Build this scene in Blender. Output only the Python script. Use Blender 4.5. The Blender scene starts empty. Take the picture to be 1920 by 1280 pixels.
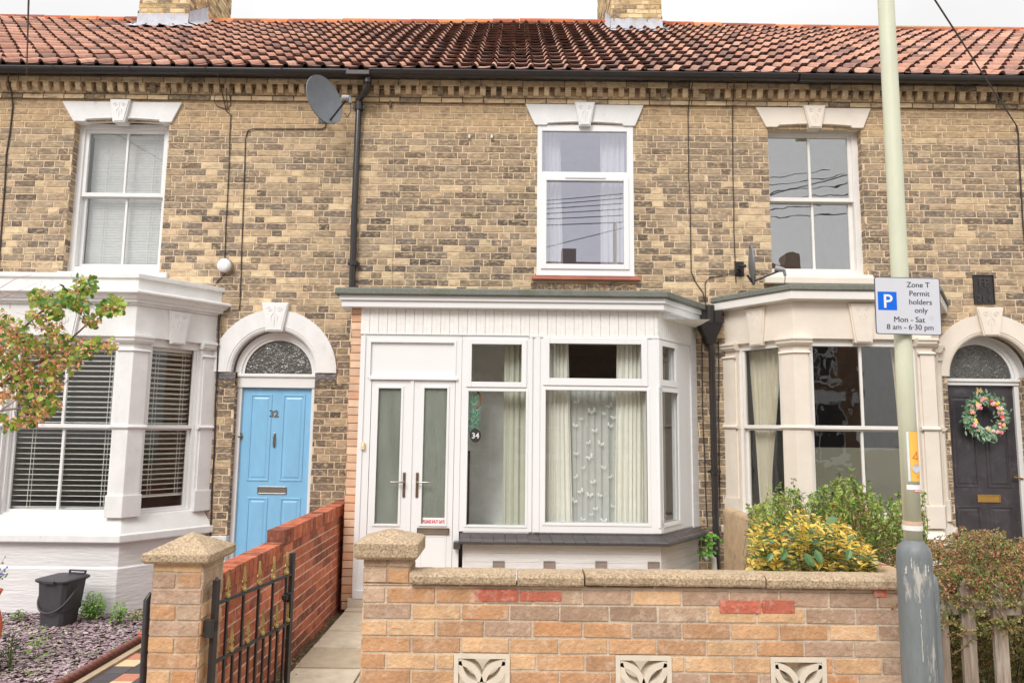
import bpy, math, random
from mathutils import Vector, Matrix, noise
R = math.radians
rnd = random.Random(7)
scene = bpy.context.scene
COL = scene.collection

# ------------------------------------------------------------------ camera, sky, sun, exposure
CAM = Vector((0, -7.6, 1.70)); FPX = 1345.0; PITCH = 6.8; ROLL = 0.0113
cd = bpy.data.cameras.new('camera'); cam = bpy.data.objects.new('camera', cd); COL.objects.link(cam)
cd.sensor_width = 36; cd.lens = 36*FPX/1920; cd.clip_start = 0.05; cd.clip_end = 500
CM = Matrix.Rotation(math.pi/2+R(PITCH), 3, 'X') @ Matrix.Rotation(ROLL, 3, 'Z')
cam.location = CAM; cam.rotation_euler = CM.to_euler(); scene.camera = cam

world = bpy.data.worlds.new('World'); scene.world = world; world.use_nodes = True
wn = world.node_tree; wn.nodes.clear()
sky = wn.nodes.new('ShaderNodeTexSky'); sky.sky_type = 'NISHITA'; sky.sun_disc = False
sky.sun_elevation = R(48); sky.sun_rotation = R(200); sky.dust_density = 4; sky.air_density = 1.0
hsv = wn.nodes.new('ShaderNodeHueSaturation'); hsv.inputs['Saturation'].default_value = 0.12
tc = wn.nodes.new('ShaderNodeTexCoord'); sep = wn.nodes.new('ShaderNodeSeparateXYZ')
mr = wn.nodes.new('ShaderNodeMapRange')      # cloud deck: brighter towards the zenith (overcast)
mr.interpolation_type = 'SMOOTHSTEP'; mr.inputs['From Min'].default_value = 0.42; mr.inputs['From Max'].default_value = 0.95
mr.inputs['To Min'].default_value = 5.3; mr.inputs['To Max'].default_value = 12.5
cn = wn.nodes.new('ShaderNodeTexNoise'); cn.inputs['Scale'].default_value = 3.0; cn.inputs['Detail'].default_value = 4
cm_ = wn.nodes.new('ShaderNodeMapRange'); cm_.inputs['To Min'].default_value = 0.86; cm_.inputs['To Max'].default_value = 1.14
mul = wn.nodes.new('ShaderNodeMath'); mul.operation = 'MULTIPLY'
cloud = wn.nodes.new('ShaderNodeMix'); cloud.data_type = 'RGBA'; cloud.blend_type = 'MULTIPLY'; cloud.inputs['Factor'].default_value = 1
cloud.inputs['A'].default_value = (1.0, 0.99, 0.985, 1)
mixs = wn.nodes.new('ShaderNodeMix'); mixs.data_type = 'RGBA'; mixs.inputs['Factor'].default_value = 0.85
bg = wn.nodes.new('ShaderNodeBackground'); bg.inputs['Strength'].default_value = 0.12
wo = wn.nodes.new('ShaderNodeOutputWorld'); L = wn.links.new
L(tc.outputs['Generated'], sep.inputs[0]); L(sep.outputs['Z'], mr.inputs['Value'])
L(tc.outputs['Generated'], cn.inputs['Vector']); L(cn.outputs['Fac'], cm_.inputs['Value'])
L(mr.outputs[0], mul.inputs[0]); L(cm_.outputs[0], mul.inputs[1]); L(mul.outputs[0], cloud.inputs['B'])
L(sky.outputs[0], hsv.inputs['Color']); L(hsv.outputs[0], mixs.inputs['A']); L(cloud.outputs['Result'], mixs.inputs['B'])
L(mixs.outputs['Result'], bg.inputs['Color']); L(bg.outputs[0], wo.inputs['Surface'])

sl = bpy.data.lights.new('sun', 'SUN'); sun = bpy.data.objects.new('sun', sl); COL.objects.link(sun)
sl.energy = 1.5; sl.angle = R(24); sl.color = (1.0, 0.97, 0.93)
sun.rotation_euler = (R(48), 0, R(-24))     # from behind the camera, high, a little to the left
scene.view_settings.view_transform = 'Standard'; scene.view_settings.look = 'None'
scene.view_settings.exposure = 0.68; scene.view_settings.gamma = 1
scene.view_settings.use_curve_mapping = False
scene.cycles.max_bounces = 8; scene.cycles.transparent_max_bounces = 16; scene.cycles.diffuse_bounces = 4

# ------------------------------------------------------------------ helpers
def ray(px, py): return (CM @ Vector(((px-960)/FPX, (640-py)/FPX, -1))).normalized()
def U(px, py, Y=0.0):
    d = ray(px, py); t = (Y-CAM.y)/d.y; return CAM + d*t
def UX(px, py, Y=0.0): return U(px, py, Y).x
def UZ(py, Y=0.0, px=960): return U(px, py, Y).z
def lin(r, g, b):
    f = lambda c: ((c/255+.055)/1.055)**2.4 if c > 10 else c/255/12.92
    return (f(r), f(g), f(b))
def jit(c, a, r=rnd):
    k = 1+r.uniform(-a, a); return (c[0]*k, c[1]*k, c[2]*k)
def mixc(a, b, t): return tuple(a[i]*(1-t)+b[i]*t for i in range(3))

class MB:
    def __init__(s): s.v = []; s.f = []; s.c = []; s.m = []; s.sm = []; s.F = None; s.col = (1, 1, 1); s.mi = 0; s.smooth = False
    def P(s, p): return s.F(*p) if s.F else tuple(p)
    def face(s, pts, col=None, mi=None):
        n = len(s.v)
        for p in pts: s.v.append(s.P(p))
        s.f.append(tuple(range(n, n+len(pts)))); s.c.append(col or s.col); s.m.append(s.mi if mi is None else mi); s.sm.append(s.smooth)
    def grid(s, rows, col=None, closed=False, smooth=True):
        n = len(s.v); w = len(rows[0])
        for r in rows:
            for p in r: s.v.append(s.P(p))
        for i in range(len(rows)-1):
            for j in range(w if closed else w-1):
                k = (j+1) % w
                s.f.append((n+i*w+j, n+i*w+k, n+(i+1)*w+k, n+(i+1)*w+j)); s.c.append(col or s.col); s.m.append(s.mi); s.sm.append(smooth)
    def box(s, x0, x1, y0, y1, z0, z1, col=None):
        n = len(s.v); c = col or s.col
        for p in ((x0, y0, z0), (x1, y0, z0), (x1, y1, z0), (x0, y1, z0), (x0, y0, z1), (x1, y0, z1), (x1, y1, z1), (x0, y1, z1)): s.v.append(s.P(p))
        for q in ((0, 3, 2, 1), (4, 5, 6, 7), (0, 1, 5, 4), (1, 2, 6, 5), (2, 3, 7, 6), (3, 0, 4, 7)):
            s.f.append(tuple(n+i for i in q)); s.c.append(c); s.m.append(s.mi); s.sm.append(False)
    def prism(s, poly, y0, y1, col=None):        # poly in (x,z), extruded along y
        n = len(s.v); k = len(poly); c = col or s.col
        for y in (y0, y1):
            for (x, z) in poly: s.v.append(s.P((x, y, z)))
        s.f.append(tuple(range(n, n+k))); s.f.append(tuple(range(n+2*k-1, n+k-1, -1)))
        for i in range(k):
            j = (i+1) % k; s.f.append((n+i, n+k+i, n+k+j, n+j))
        for _ in range(k+2): s.c.append(c); s.m.append(s.mi); s.sm.append(False)
    def tube(s, pts, r, n=8, col=None, cap=True, smooth=True):
        pts = [Vector(p) for p in pts]; rows = []
        rr = r if isinstance(r, (list, tuple)) else [r]*len(pts)
        ref = None
        for i, p in enumerate(pts):
            d = (pts[min(i+1, len(pts)-1)]-pts[max(i-1, 0)])
            if d.length < 1e-9: d = Vector((0, 0, 1))
            d.normalize()
            if ref is None:
                ref = Vector((0, 0, 1)) if abs(d.z) < .9 else Vector((1, 0, 0))
            a = d.cross(ref).normalized(); b = d.cross(a).normalized(); ref = a.cross(d).normalized()
            rows.append([p+(a*math.cos(2*math.pi*k/n)+b*math.sin(2*math.pi*k/n))*rr[i] for k in range(n)])
        s.grid(rows, col, closed=True, smooth=smooth)
        if cap: s.face(rows[0][::-1], col); s.face(rows[-1], col)
    def lathe(s, prof, c=(0, 0, 0), n=24, col=None, smooth=True):   # prof (r,z)
        rows = [[(c[0]+r*math.cos(2*math.pi*k/n), c[1]+r*math.sin(2*math.pi*k/n), c[2]+z) for k in range(n)] for r, z in prof]
        s.grid(rows, col, closed=True, smooth=smooth)
    def ball(s, c, r, col=None, n=8, sz=1):
        pr = [(max(1e-4, r*math.sin(math.pi*i/6)), -r*sz*math.cos(math.pi*i/6)) for i in range(7)]
        s.lathe(pr, c, n, col)
    def frame(s, x0, x1, z0, z1, t, y0, y1, col=None):   # hollow rectangle, t=(l,r,b,t)
        if not isinstance(t, tuple): t = (t, t, t, t)
        l, r, b, tt = t
        s.box(x0, x0+l, y0, y1, z0, z1, col); s.box(x1-r, x1, y0, y1, z0, z1, col)
        s.box(x0+l, x1-r, y0, y1, z0, z0+b, col); s.box(x0+l, x1-r, y0, y1, z1-tt, z1, col)
    def plate(s, x0, x1, z0, z1, holes, y0, y1, col=None):   # slab with rectangular holes
        zs = sorted({z0, z1, *[max(z0, min(z1, h[2])) for h in holes], *[max(z0, min(z1, h[3])) for h in holes]})
        for a, b in zip(zs, zs[1:]):
            if b-a < 1e-6: continue
            m = (a+b)/2
            for u0, u1 in cut(x0, x1, [(h[0], h[1]) for h in holes if h[2] < m < h[3]]): s.box(u0, u1, y0, y1, a, b, col)
    def build(s, name, mat, parent=None, bevel=0, origin=None):
        if not s.f: return None
        me = bpy.data.meshes.new(name); o = origin or Vector((0, 0, 0))
        me.from_pydata([(v[0]-o[0], v[1]-o[1], v[2]-o[2]) for v in s.v], [], s.f)
        mats = mat if isinstance(mat, (list, tuple)) else [mat]
        for m in mats: me.materials.append(m)
        me.polygons.foreach_set('material_index', s.m); me.polygons.foreach_set('use_smooth', s.sm)
        at = me.color_attributes.new('col', 'FLOAT_COLOR', 'CORNER'); buf = []
        for f, c in zip(s.f, s.c): buf += [c[0], c[1], c[2], c[3] if len(c) > 3 else 1.0]*len(f)
        at.data.foreach_set('color', buf); me.update()
        ob = bpy.data.objects.new(name, me); COL.objects.link(ob)
        if origin is not None: ob.location = o
        if parent is not None:
            ob.parent = parent
            if origin is None: ob.matrix_parent_inverse = Matrix.Translation(-parent.location)
            else: ob.location = Vector(o)-parent.location
        if bevel:
            b = ob.modifiers.new('bevel', 'BEVEL'); b.width = bevel; b.segments = 2; b.limit_method = 'ANGLE'; b.angle_limit = R(40)
        return ob

def cut(a, b, holes):
    iv = [(a, b)]
    for h0, h1 in holes:
        n = []
        for x, y in iv:
            if h1 <= x or h0 >= y: n.append((x, y)); continue
            if h0 > x: n.append((x, h0))
            if h1 < y: n.append((h1, y))
        iv = n
    return [i for i in iv if i[1]-i[0] > 1e-5]

def tag(o, label=None, cat=None, group=None, kind=None):
    if label: o['label'] = label
    if cat: o['category'] = cat
    if group: o['group'] = group
    if kind: o['kind'] = kind
    return o
def thing(name, label, cat, loc=(0, 0, 0), group=None):
    o = bpy.data.objects.new(name, None); COL.objects.link(o); o.location = loc; o.empty_display_size = .1
    tag(o, label, cat, group); return o

# ------------------------------------------------------------------ materials
def mat_new(name):
    m = bpy.data.materials.new(name); m.use_nodes = True; nt = m.node_tree; nt.nodes.clear()
    out = nt.nodes.new('ShaderNodeOutputMaterial'); bs = nt.nodes.new('ShaderNodeBsdfPrincipled')
    nt.links.new(bs.outputs[0], out.inputs['Surface']); return m, nt, bs
def N(nt, t, **kw):
    n = nt.nodes.new(t)
    for k, v in kw.items():
        if k.startswith('i_'): n.inputs[k[2:].replace('_', ' ')].default_value = v
        else: setattr(n, k, v)
    return n
def surf(name, color=None, rough=.6, metal=0, stain=(.85, 1.1), nscale=6, detail=6, bump=.1, bscale=60, attr=False, dirt=None, dscale=3, dlo=.6, dhi=.75, damt=.6, stretch=(1, 1, 1), spec=.5, bdist=.004, trans=0, dirt2=None):
    """base colour (or the mesh's own colour attribute) x soft noise, shaped dirt patches, bump"""
    m, nt, bs = mat_new(name); l = nt.links.new
    geo = N(nt, 'ShaderNodeNewGeometry'); mp = N(nt, 'ShaderNodeMapping'); mp.inputs['Scale'].default_value = stretch
    l(geo.outputs['Position'], mp.inputs['Vector'])
    n1 = N(nt, 'ShaderNodeTexNoise', i_Scale=nscale, i_Detail=detail, i_Roughness=.65); l(mp.outputs[0], n1.inputs['Vector'])
    r1 = N(nt, 'ShaderNodeMapRange', i_From_Min=.28, i_From_Max=.72, i_To_Min=stain[0], i_To_Max=stain[1]); l(n1.outputs['Fac'], r1.inputs['Value'])
    mx = N(nt, 'ShaderNodeMix', data_type='RGBA', blend_type='MULTIPLY'); mx.inputs['Factor'].default_value = 1
    if attr:
        a = N(nt, 'ShaderNodeAttribute', attribute_name='col'); l(a.outputs['Color'], mx.inputs['A'])
    else: mx.inputs['A'].default_value = (*color, 1)
    l(r1.outputs[0], mx.inputs['B']); cur = mx.outputs['Result']
    for k, (dc, sc, seed) in enumerate(((dirt, dscale, 3.1), (dirt2, dscale*3.7, 9.7))):
        if dc is None: continue
        n2 = N(nt, 'ShaderNodeTexNoise', noise_dimensions='4D', i_Scale=sc, i_Detail=8, i_Roughness=.7, i_W=seed); l(mp.outputs[0], n2.inputs['Vector'])
        r2 = N(nt, 'ShaderNodeMapRange', i_From_Min=dlo, i_From_Max=dhi, i_To_Min=0, i_To_Max=damt); l(n2.outputs['Fac'], r2.inputs['Value']); fo = r2.outputs[0]
        if attr: mk = N(nt, 'ShaderNodeMath', operation='MULTIPLY'); l(fo, mk.inputs[0]); l(a.outputs['Alpha'], mk.inputs[1]); fo = mk.outputs[0]
        m2 = N(nt, 'ShaderNodeMix', data_type='RGBA'); l(fo, m2.inputs['Factor']); l(cur, m2.inputs['A']); m2.inputs['B'].default_value = (*dc, 1); cur = m2.outputs['Result']
    l(cur, bs.inputs['Base Color'])
    bs.inputs['Roughness'].default_value = rough; bs.inputs['Metallic'].default_value = metal; bs.inputs['Specular IOR Level'].default_value = spec
    if trans:
        tr = N(nt, 'ShaderNodeBsdfTranslucent'); l(cur, tr.inputs['Color']); ms = N(nt, 'ShaderNodeMixShader'); ms.inputs[0].default_value = trans
        l(bs.outputs[0], ms.inputs[1]); l(tr.outputs[0], ms.inputs[2]); l(ms.outputs[0], nt.nodes['Material Output'].inputs['Surface'])
    if bump:
        n3 = N(nt, 'ShaderNodeTexNoise', i_Scale=bscale, i_Detail=5, i_Roughness=.6); l(mp.outputs[0], n3.inputs['Vector'])
        b = N(nt, 'ShaderNodeBump', i_Strength=bump, i_Distance=bdist); l(n3.outputs['Fac'], b.inputs['Height']); l(b.outputs[0], bs.inputs['Normal'])
    return m
def glass(name, tint=(.9, .93, .92), base=.05, k=.8, wave=0.0, wscale=8, rough=0.0, wstretch=(1, 1, 1), refl=(1, 1, 1)):
    m, nt, bs = mat_new(name); l = nt.links.new; nt.nodes.remove(bs)
    tr = N(nt, 'ShaderNodeBsdfTransparent'); tr.inputs['Color'].default_value = (*tint, 1)
    gl = N(nt, 'ShaderNodeBsdfGlossy', i_Roughness=rough); gl.inputs['Color'].default_value = (*refl, 1)
    gg = N(nt, 'ShaderNodeNewGeometry'); dt = N(nt, 'ShaderNodeVectorMath', operation='DOT_PRODUCT'); l(gg.outputs['Normal'], dt.inputs[0]); l(gg.outputs['Incoming'], dt.inputs[1])
    ab = N(nt, 'ShaderNodeMath', operation='ABSOLUTE'); l(dt.outputs['Value'], ab.inputs[0]); iv = N(nt, 'ShaderNodeMath', operation='SUBTRACT', use_clamp=True); iv.inputs[0].default_value = 1; l(ab.outputs[0], iv.inputs[1])
    fr = N(nt, 'ShaderNodeMath', operation='POWER'); l(iv.outputs[0], fr.inputs[0]); fr.inputs[1].default_value = 5
    ma = N(nt, 'ShaderNodeMath', operation='MULTIPLY_ADD', use_clamp=True); ma.inputs[1].default_value = k; ma.inputs[2].default_value = base
    ms = N(nt, 'ShaderNodeMixShader'); l(fr.outputs[0], ma.inputs[0]); l(ma.outputs[0], ms.inputs[0]); l(tr.outputs[0], ms.inputs[1]); l(gl.outputs[0], ms.inputs[2])
    l(ms.outputs[0], nt.nodes['Material Output'].inputs['Surface'])
    if wave:
        geo = N(nt, 'ShaderNodeNewGeometry'); mp = N(nt, 'ShaderNodeMapping'); mp.inputs['Scale'].default_value = wstretch; l(geo.outputs['Position'], mp.inputs[0])
        n3 = N(nt, 'ShaderNodeTexNoise', i_Scale=wscale, i_Detail=2); l(mp.outputs[0], n3.inputs['Vector'])
        b = N(nt, 'ShaderNodeBump', i_Strength=wave, i_Distance=.02); l(n3.outputs['Fac'], b.inputs['Height']); l(b.outputs[0], gl.inputs['Normal'])
    return m
M = {}
M['brick'] = surf('yellow_brick', attr=True, rough=.95, stain=(.78, 1.18), nscale=20, detail=8, bump=.7, bscale=80, bdist=.006,
                  dirt=lin(104, 90, 78), dscale=11, dlo=.50, dhi=.66, damt=.72, dirt2=lin(226, 200, 158), stretch=(.55, 1, 1.3), spec=.12)
M['wallbrick'] = surf('garden_wall_brick', attr=True, rough=.95, stain=(.82, 1.14), nscale=18, detail=9, bump=1.0, bscale=45, bdist=.010,
                  dirt=lin(136, 112, 92), dscale=5, dlo=.50, dhi=.72, damt=.45, dirt2=lin(236, 218, 198), spec=.12)
M['redbrick'] = surf('red_brick', attr=True, rough=.95, stain=(.68, 1.22), nscale=14, detail=8, bump=.7, bscale=90, bdist=.006, dirt=lin(112, 78, 62), dscale=5, dlo=.50, dhi=.70, damt=.6, dirt2=lin(206, 150, 120), spec=.12)
M['orangebrick'] = surf('orange_brick', attr=True, rough=.85, stain=(.88, 1.1), nscale=12, bump=.25, bscale=120, spec=.25)
M['pantile'] = surf('clay_pantile', attr=True, rough=.95, stain=(.78, 1.16), nscale=16, detail=7, bump=.3, bscale=60, dirt=lin(92, 74, 66), dscale=6, dlo=.56, dhi=.72, damt=.45, spec=.1)
M['white'] = surf('white_masonry_paint', color=(.76, .755, .745), rough=.6, stain=(.90, 1.04), nscale=7, bump=.3, bscale=30, dirt=lin(176, 160, 140), dscale=5, dlo=.60, dhi=.78, damt=.5, dirt2=lin(150, 128, 108), stretch=(1, 1, .6))
M['whitebrick'] = surf('white_painted_plinth', color=(.72, .705, .70), rough=.6, stain=(.92, 1.05), nscale=5, bump=.6, bscale=9, bdist=.012, dirt=lin(176, 162, 146), dscale=2.5, dlo=.60, dhi=.8, damt=.4, stretch=(.7, .7, 5))
M['cream'] = surf('cream_masonry_paint', color=(.76, .68, .585), rough=.5, stain=(.93, 1.04), nscale=5, bump=.12, bscale=40, dirt=lin(196, 176, 150), dscale=5, dlo=.64, dhi=.8, damt=.5)
M['gloss'] = surf('white_gloss_wood', color=(.75, .745, .735), rough=.28, stain=(.97, 1.02), nscale=4, bump=.03, bscale=30)
M['oldgloss'] = surf('weathered_white_wood', color=(.77, .74, .70), rough=.45, stain=(.93, 1.03), nscale=6, bump=.12, bscale=40, dirt=lin(150, 125, 105), dscale=7, dlo=.68, dhi=.74, damt=.7)
M['upvc'] = surf('white_plastic', color=(.785, .785, .79), rough=.22, stain=(.985, 1.01), nscale=3, bump=.0)
M['blue'] = surf('sky_blue_paint', color=lin(132, 186, 222), rough=.32, stain=(.90, 1.05), nscale=6, bump=.10, bscale=50, stretch=(1, 1, .4), dirt=lin(120, 140, 150), dscale=6, dlo=.64, dhi=.8, damt=.35)
M['blackpaint'] = surf('black_gloss_paint', color=lin(58, 54, 58), rough=.32, stain=(.8, 1.5), nscale=7, bump=.25, bscale=30, dirt=lin(130, 122, 132), dscale=7, dlo=.54, dhi=.78, damt=.45)
M['blackplastic'] = surf('black_plastic', color=lin(52, 48, 47), rough=.22, stain=(.85, 1.15), nscale=8, bump=.05, bscale=60, dirt=lin(108, 98, 88), dscale=6, dlo=.66, dhi=.8, damt=.35)
M['blackiron'] = surf('black_iron', color=lin(44, 40, 40), rough=.38, stain=(.8, 1.25), nscale=20, bump=.25, bscale=120)
M['greybin'] = surf('dark_grey_plastic', color=lin(66, 64, 68), rough=.5, stain=(.85, 1.1), nscale=10, bump=.05, bscale=60, dirt=lin(128, 118, 106), dscale=6, dlo=.62, dhi=.8, damt=.5)
M['dish'] = surf('grey_dish_metal', color=lin(118, 122, 128), rough=.45, stain=(.85, 1.1), nscale=10, bump=.03, bscale=60)
M['dark'] = surf('cable_black', color=lin(52, 44, 40), rough=.6, bump=0)
M['lead'] = surf('lead_flashing', color=lin(172, 172, 180), rough=.55, stain=(.8, 1.15), nscale=9, bump=.5, bscale=9, bdist=.02)
M['felt'] = surf('green_mineral_felt', color=lin(112, 114, 106), rough=.95, stain=(.75, 1.25), nscale=50, bump=.4, bscale=220, dirt=lin(78, 82, 66), dscale=5, dlo=.5, dhi=.7, damt=.6)
M['steel'] = surf('brushed_steel', color=lin(165, 158, 150), rough=.3, metal=.85, stain=(.9, 1.1), bump=0)
M['brass'] = surf('worn_brass', color=lin(190, 150, 80), rough=.35, metal=.7, stain=(.8, 1.15), nscale=20, bump=.1)
M['gold'] = surf('gold_paint', color=lin(180, 156, 96), rough=.4, metal=.35, stain=(.8, 1.15), nscale=30, bump=.2)
M['attr'] = surf('own_colour', attr=True, rough=.6, stain=(.93, 1.06), nscale=20, bump=.05)
M['cloth'] = surf('curtain_cloth', attr=True, rough=.9, stain=(.95, 1.04), nscale=12, bump=.1, bscale=200, trans=.12, spec=.1)
M['sill'] = surf('black_glazed_tile', color=lin(72, 68, 68), rough=.3, stain=(.85, 1.2), nscale=8, bump=.1, bscale=20, dirt=lin(120, 112, 105), dscale=5, dlo=.6, dhi=.8, damt=.4)
M['agg'] = surf('exposed_aggregate_concrete', color=lin(178, 156, 128), rough=.95, stain=(.38, 1.5), nscale=95, detail=3, bump=1.0, bscale=130, bdist=.005, dirt=lin(128, 106, 82), dscale=5, dlo=.52, dhi=.72, damt=.6, dirt2=lin(110, 94, 78))
M['breeze'] = surf('cast_concrete', color=lin(214, 202, 184), rough=.85, stain=(.9, 1.05), nscale=20, bump=.25, bscale=90, dirt=lin(160, 145, 125), dscale=8, dlo=.62, dhi=.76, damt=.4)
M['render'] = surf('brown_render', color=lin(186, 160, 128), rough=.95, stain=(.78, 1.12), nscale=12, bump=.7, bscale=60, bdist=.006, dirt=lin(120, 96, 74), dscale=7, dlo=.54, dhi=.66, damt=.6)
M['slab'] = surf('concrete_paving', attr=True, rough=.95, stain=(.82, 1.1), nscale=10, bump=.6, bscale=120, dirt=lin(112, 98, 76), dscale=4, dlo=.55, dhi=.72, damt=.45)
M['soil'] = surf('soil', color=lin(96, 80, 64), rough=1, stain=(.6, 1.3), nscale=20, bump=.8, bscale=60, bdist=.02)
M['slate'] = surf('slate_chip', attr=True, rough=.75, stain=(.85, 1.12), nscale=30, bump=.1)
M['wood'] = surf('weathered_grey_wood', color=lin(140, 124, 110), rough=.95, stain=(.5, 1.4), nscale=34, stretch=(1, 1, .08), bump=.9, bscale=60, bdist=.006, dirt=lin(84, 78, 62), dscale=9, dlo=.52, dhi=.68, damt=.6, dirt2=lin(196, 186, 172))
M['woodrail'] = surf('weathered_rail_wood', color=lin(186, 170, 158), rough=.9, stain=(.7, 1.15), nscale=14, stretch=(.12, 1, 1), bump=.6, bscale=50, bdist=.005)
M['post'] = surf('pale_green_post_paint', color=lin(208, 210, 186), rough=.5, stain=(.9, 1.06), nscale=9, stretch=(1, 1, .35), bump=.08, bscale=60, dirt=lin(140, 136, 112), dscale=11, dlo=.66, dhi=.74, damt=.35)
M['postbase'] = surf('grey_bitumen_paint', color=lin(110, 116, 117), rough=.5, stain=(.8, 1.2), nscale=16, stretch=(1, 1, .22), bump=.4, bscale=50, dirt=lin(196, 190, 180), dscale=13, dlo=.58, dhi=.66, damt=.75, dirt2=lin(84, 92, 98))
M['leaf'] = surf('leaf', attr=True, rough=.45, stain=(.9, 1.1), nscale=30, bump=0, trans=.3)
M['twig'] = surf('twig_bark', attr=True, rough=.9, stain=(.8, 1.15), nscale=30, bump=.3)
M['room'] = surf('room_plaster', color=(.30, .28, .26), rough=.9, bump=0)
M['sky_tint'] = surf('room_sky_tint', color=(.70, .70, .88), rough=.9, bump=0)  # lilac sky reflection of the upper pane, put into the room colour
M['roomwhite'] = surf('porch_plaster', color=(.88, .875, .86), rough=.9, bump=0)
M['ground'] = surf('bare_ground', color=lin(120, 112, 104), rough=1, stain=(.8, 1.15), nscale=3, bump=.3)
M['asphalt'] = surf('asphalt', color=(.13, .13, .128), rough=.95, stain=(.8, 1.2), nscale=12, bump=.5, bscale=120)
M['terra'] = surf('terracotta', color=lin(206, 112, 74), rough=.8, stain=(.8, 1.15), nscale=12, bump=.15, dirt=lin(200, 180, 160), dscale=8, dlo=.6, dhi=.75, damt=.5)
M['g_up'] = glass('window_glass', tint=(.94,.945,.98), base=.25, k=.7, refl=(.92, .92, 1.0))  # glass and its gloss tinted lilac to colour in a blue sky reflection
M['g_old'] = glass('old_window_glass', tint=(.90, .91, .91), base=.27, k=.7, wave=.05, wscale=3)
M['g_bay'] = glass('wavy_bay_glass', tint=(.92, .93, .92), base=.07, k=.9, wave=.10, wscale=4)
M['g_clear'] = glass('clear_glass', tint=(.97, .98, .975), base=.03, k=.8)
M['g_blind'] = glass('blind_window_glass', tint=(.97, .98, .98), base=.07, k=.8)
m, nt, bs = mat_new('obscure_door_glass')
geo = N(nt, 'ShaderNodeNewGeometry'); mp = N(nt, 'ShaderNodeMapping'); mp.inputs['Scale'].default_value = (1, 1, .18); nt.links.new(geo.outputs['Position'], mp.inputs[0])
nz = N(nt, 'ShaderNodeTexNoise', i_Scale=75, i_Detail=3); nt.links.new(mp.outputs[0], nz.inputs['Vector'])
bp = N(nt, 'ShaderNodeBump', i_Strength=1.0, i_Distance=.012); nt.links.new(nz.outputs['Fac'], bp.inputs['Height']); nt.links.new(bp.outputs[0], bs.inputs['Normal'])
nz2 = N(nt, 'ShaderNodeTexNoise', i_Scale=9, i_Detail=6); nt.links.new(mp.outputs[0], nz2.inputs['Vector']); cr2 = N(nt, 'ShaderNodeMix', data_type='RGBA'); nt.links.new(nz2.outputs['Fac'], cr2.inputs['Factor'])
cr2.inputs['A'].default_value = (*lin(118, 126, 114), 1); cr2.inputs['B'].default_value = (*lin(188, 194, 186), 1); nt.links.new(cr2.outputs['Result'], bs.inputs['Base Color']); bs.inputs['Roughness'].default_value = .16
tl_ = N(nt, 'ShaderNodeBsdfTranslucent'); tl_.inputs['Color'].default_value = (.9, .95, .9, 1); tp_ = N(nt, 'ShaderNodeBsdfTransparent'); tp_.inputs['Color'].default_value = (.8, .84, .8, 1)
m1_ = N(nt, 'ShaderNodeMixShader'); m1_.inputs[0].default_value = .3; m2_ = N(nt, 'ShaderNodeMixShader'); m2_.inputs[0].default_value = .35; nt.links.new(bs.outputs[0], m1_.inputs[1]); nt.links.new(tl_.outputs[0], m1_.inputs[2]); nt.links.new(m1_.outputs[0], m2_.inputs[1]); nt.links.new(tp_.outputs[0], m2_.inputs[2]); nt.links.new(m2_.outputs[0], nt.nodes['Material Output'].inputs['Surface'])
M['g_obs'] = m
m, nt, bs = mat_new('patterned_fanlight_glass')
geo = N(nt, 'ShaderNodeNewGeometry'); nz = N(nt, 'ShaderNodeTexNoise', i_Scale=14, i_Detail=2, i_Distortion=2.5); nt.links.new(geo.outputs['Position'], nz.inputs['Vector'])
bp = N(nt, 'ShaderNodeBump', i_Strength=.9, i_Distance=.02); nt.links.new(nz.outputs['Fac'], bp.inputs['Height']); nt.links.new(bp.outputs[0], bs.inputs['Normal'])
bs.inputs['Base Color'].default_value = (*lin(84, 82, 78), 1); bs.inputs['Roughness'].default_value = .18; bs.inputs['Specular IOR Level'].default_value = .9
M['g_fan'] = m

# text and other shared builders
def text_faces(txt, size, bold=0.0):
    cu = bpy.data.curves.new('t', 'FONT'); cu.body = txt; cu.size = size; cu.align_x = 'CENTER'; cu.offset = bold; cu.resolution_u = 4
    o = bpy.data.objects.new('t', cu); COL.objects.link(o); me = o.to_mesh()
    vs = [tuple(v.co) for v in me.vertices]; fs = [tuple(p.vertices) for p in me.polygons]
    o.to_mesh_clear(); bpy.data.objects.remove(o); bpy.data.curves.remove(cu); return vs, fs
def put_text(mb, txt, size, place, bold=0.0, col=None, thick=0.0015):
    """place(u, w, h) -> xyz ; u right, h up, w outward"""
    vs, fs = text_faces(txt, size, bold); n = len(mb.v)
    for (x, y, _) in vs: mb.v.append(tuple(place(x, thick, y)))
    for f in fs: mb.f.append(tuple(n+i for i in f)); mb.c.append(col or mb.col); mb.m.append(mb.mi); mb.sm.append(False)
    edges = {}
    for f in fs:
        for i in range(len(f)):
            e = (f[i], f[(i+1) % len(f)]); k = tuple(sorted(e)); edges[k] = None if k in edges else e
    n2 = len(mb.v)
    for (x, y, _) in vs: mb.v.append(tuple(place(x, 0, y)))
    for e in edges.values():
        if e: mb.f.append((n+e[0], n2+e[0], n2+e[1], n+e[1])); mb.c.append(col or mb.col); mb.m.append(mb.mi); mb.sm.append(False)

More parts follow.
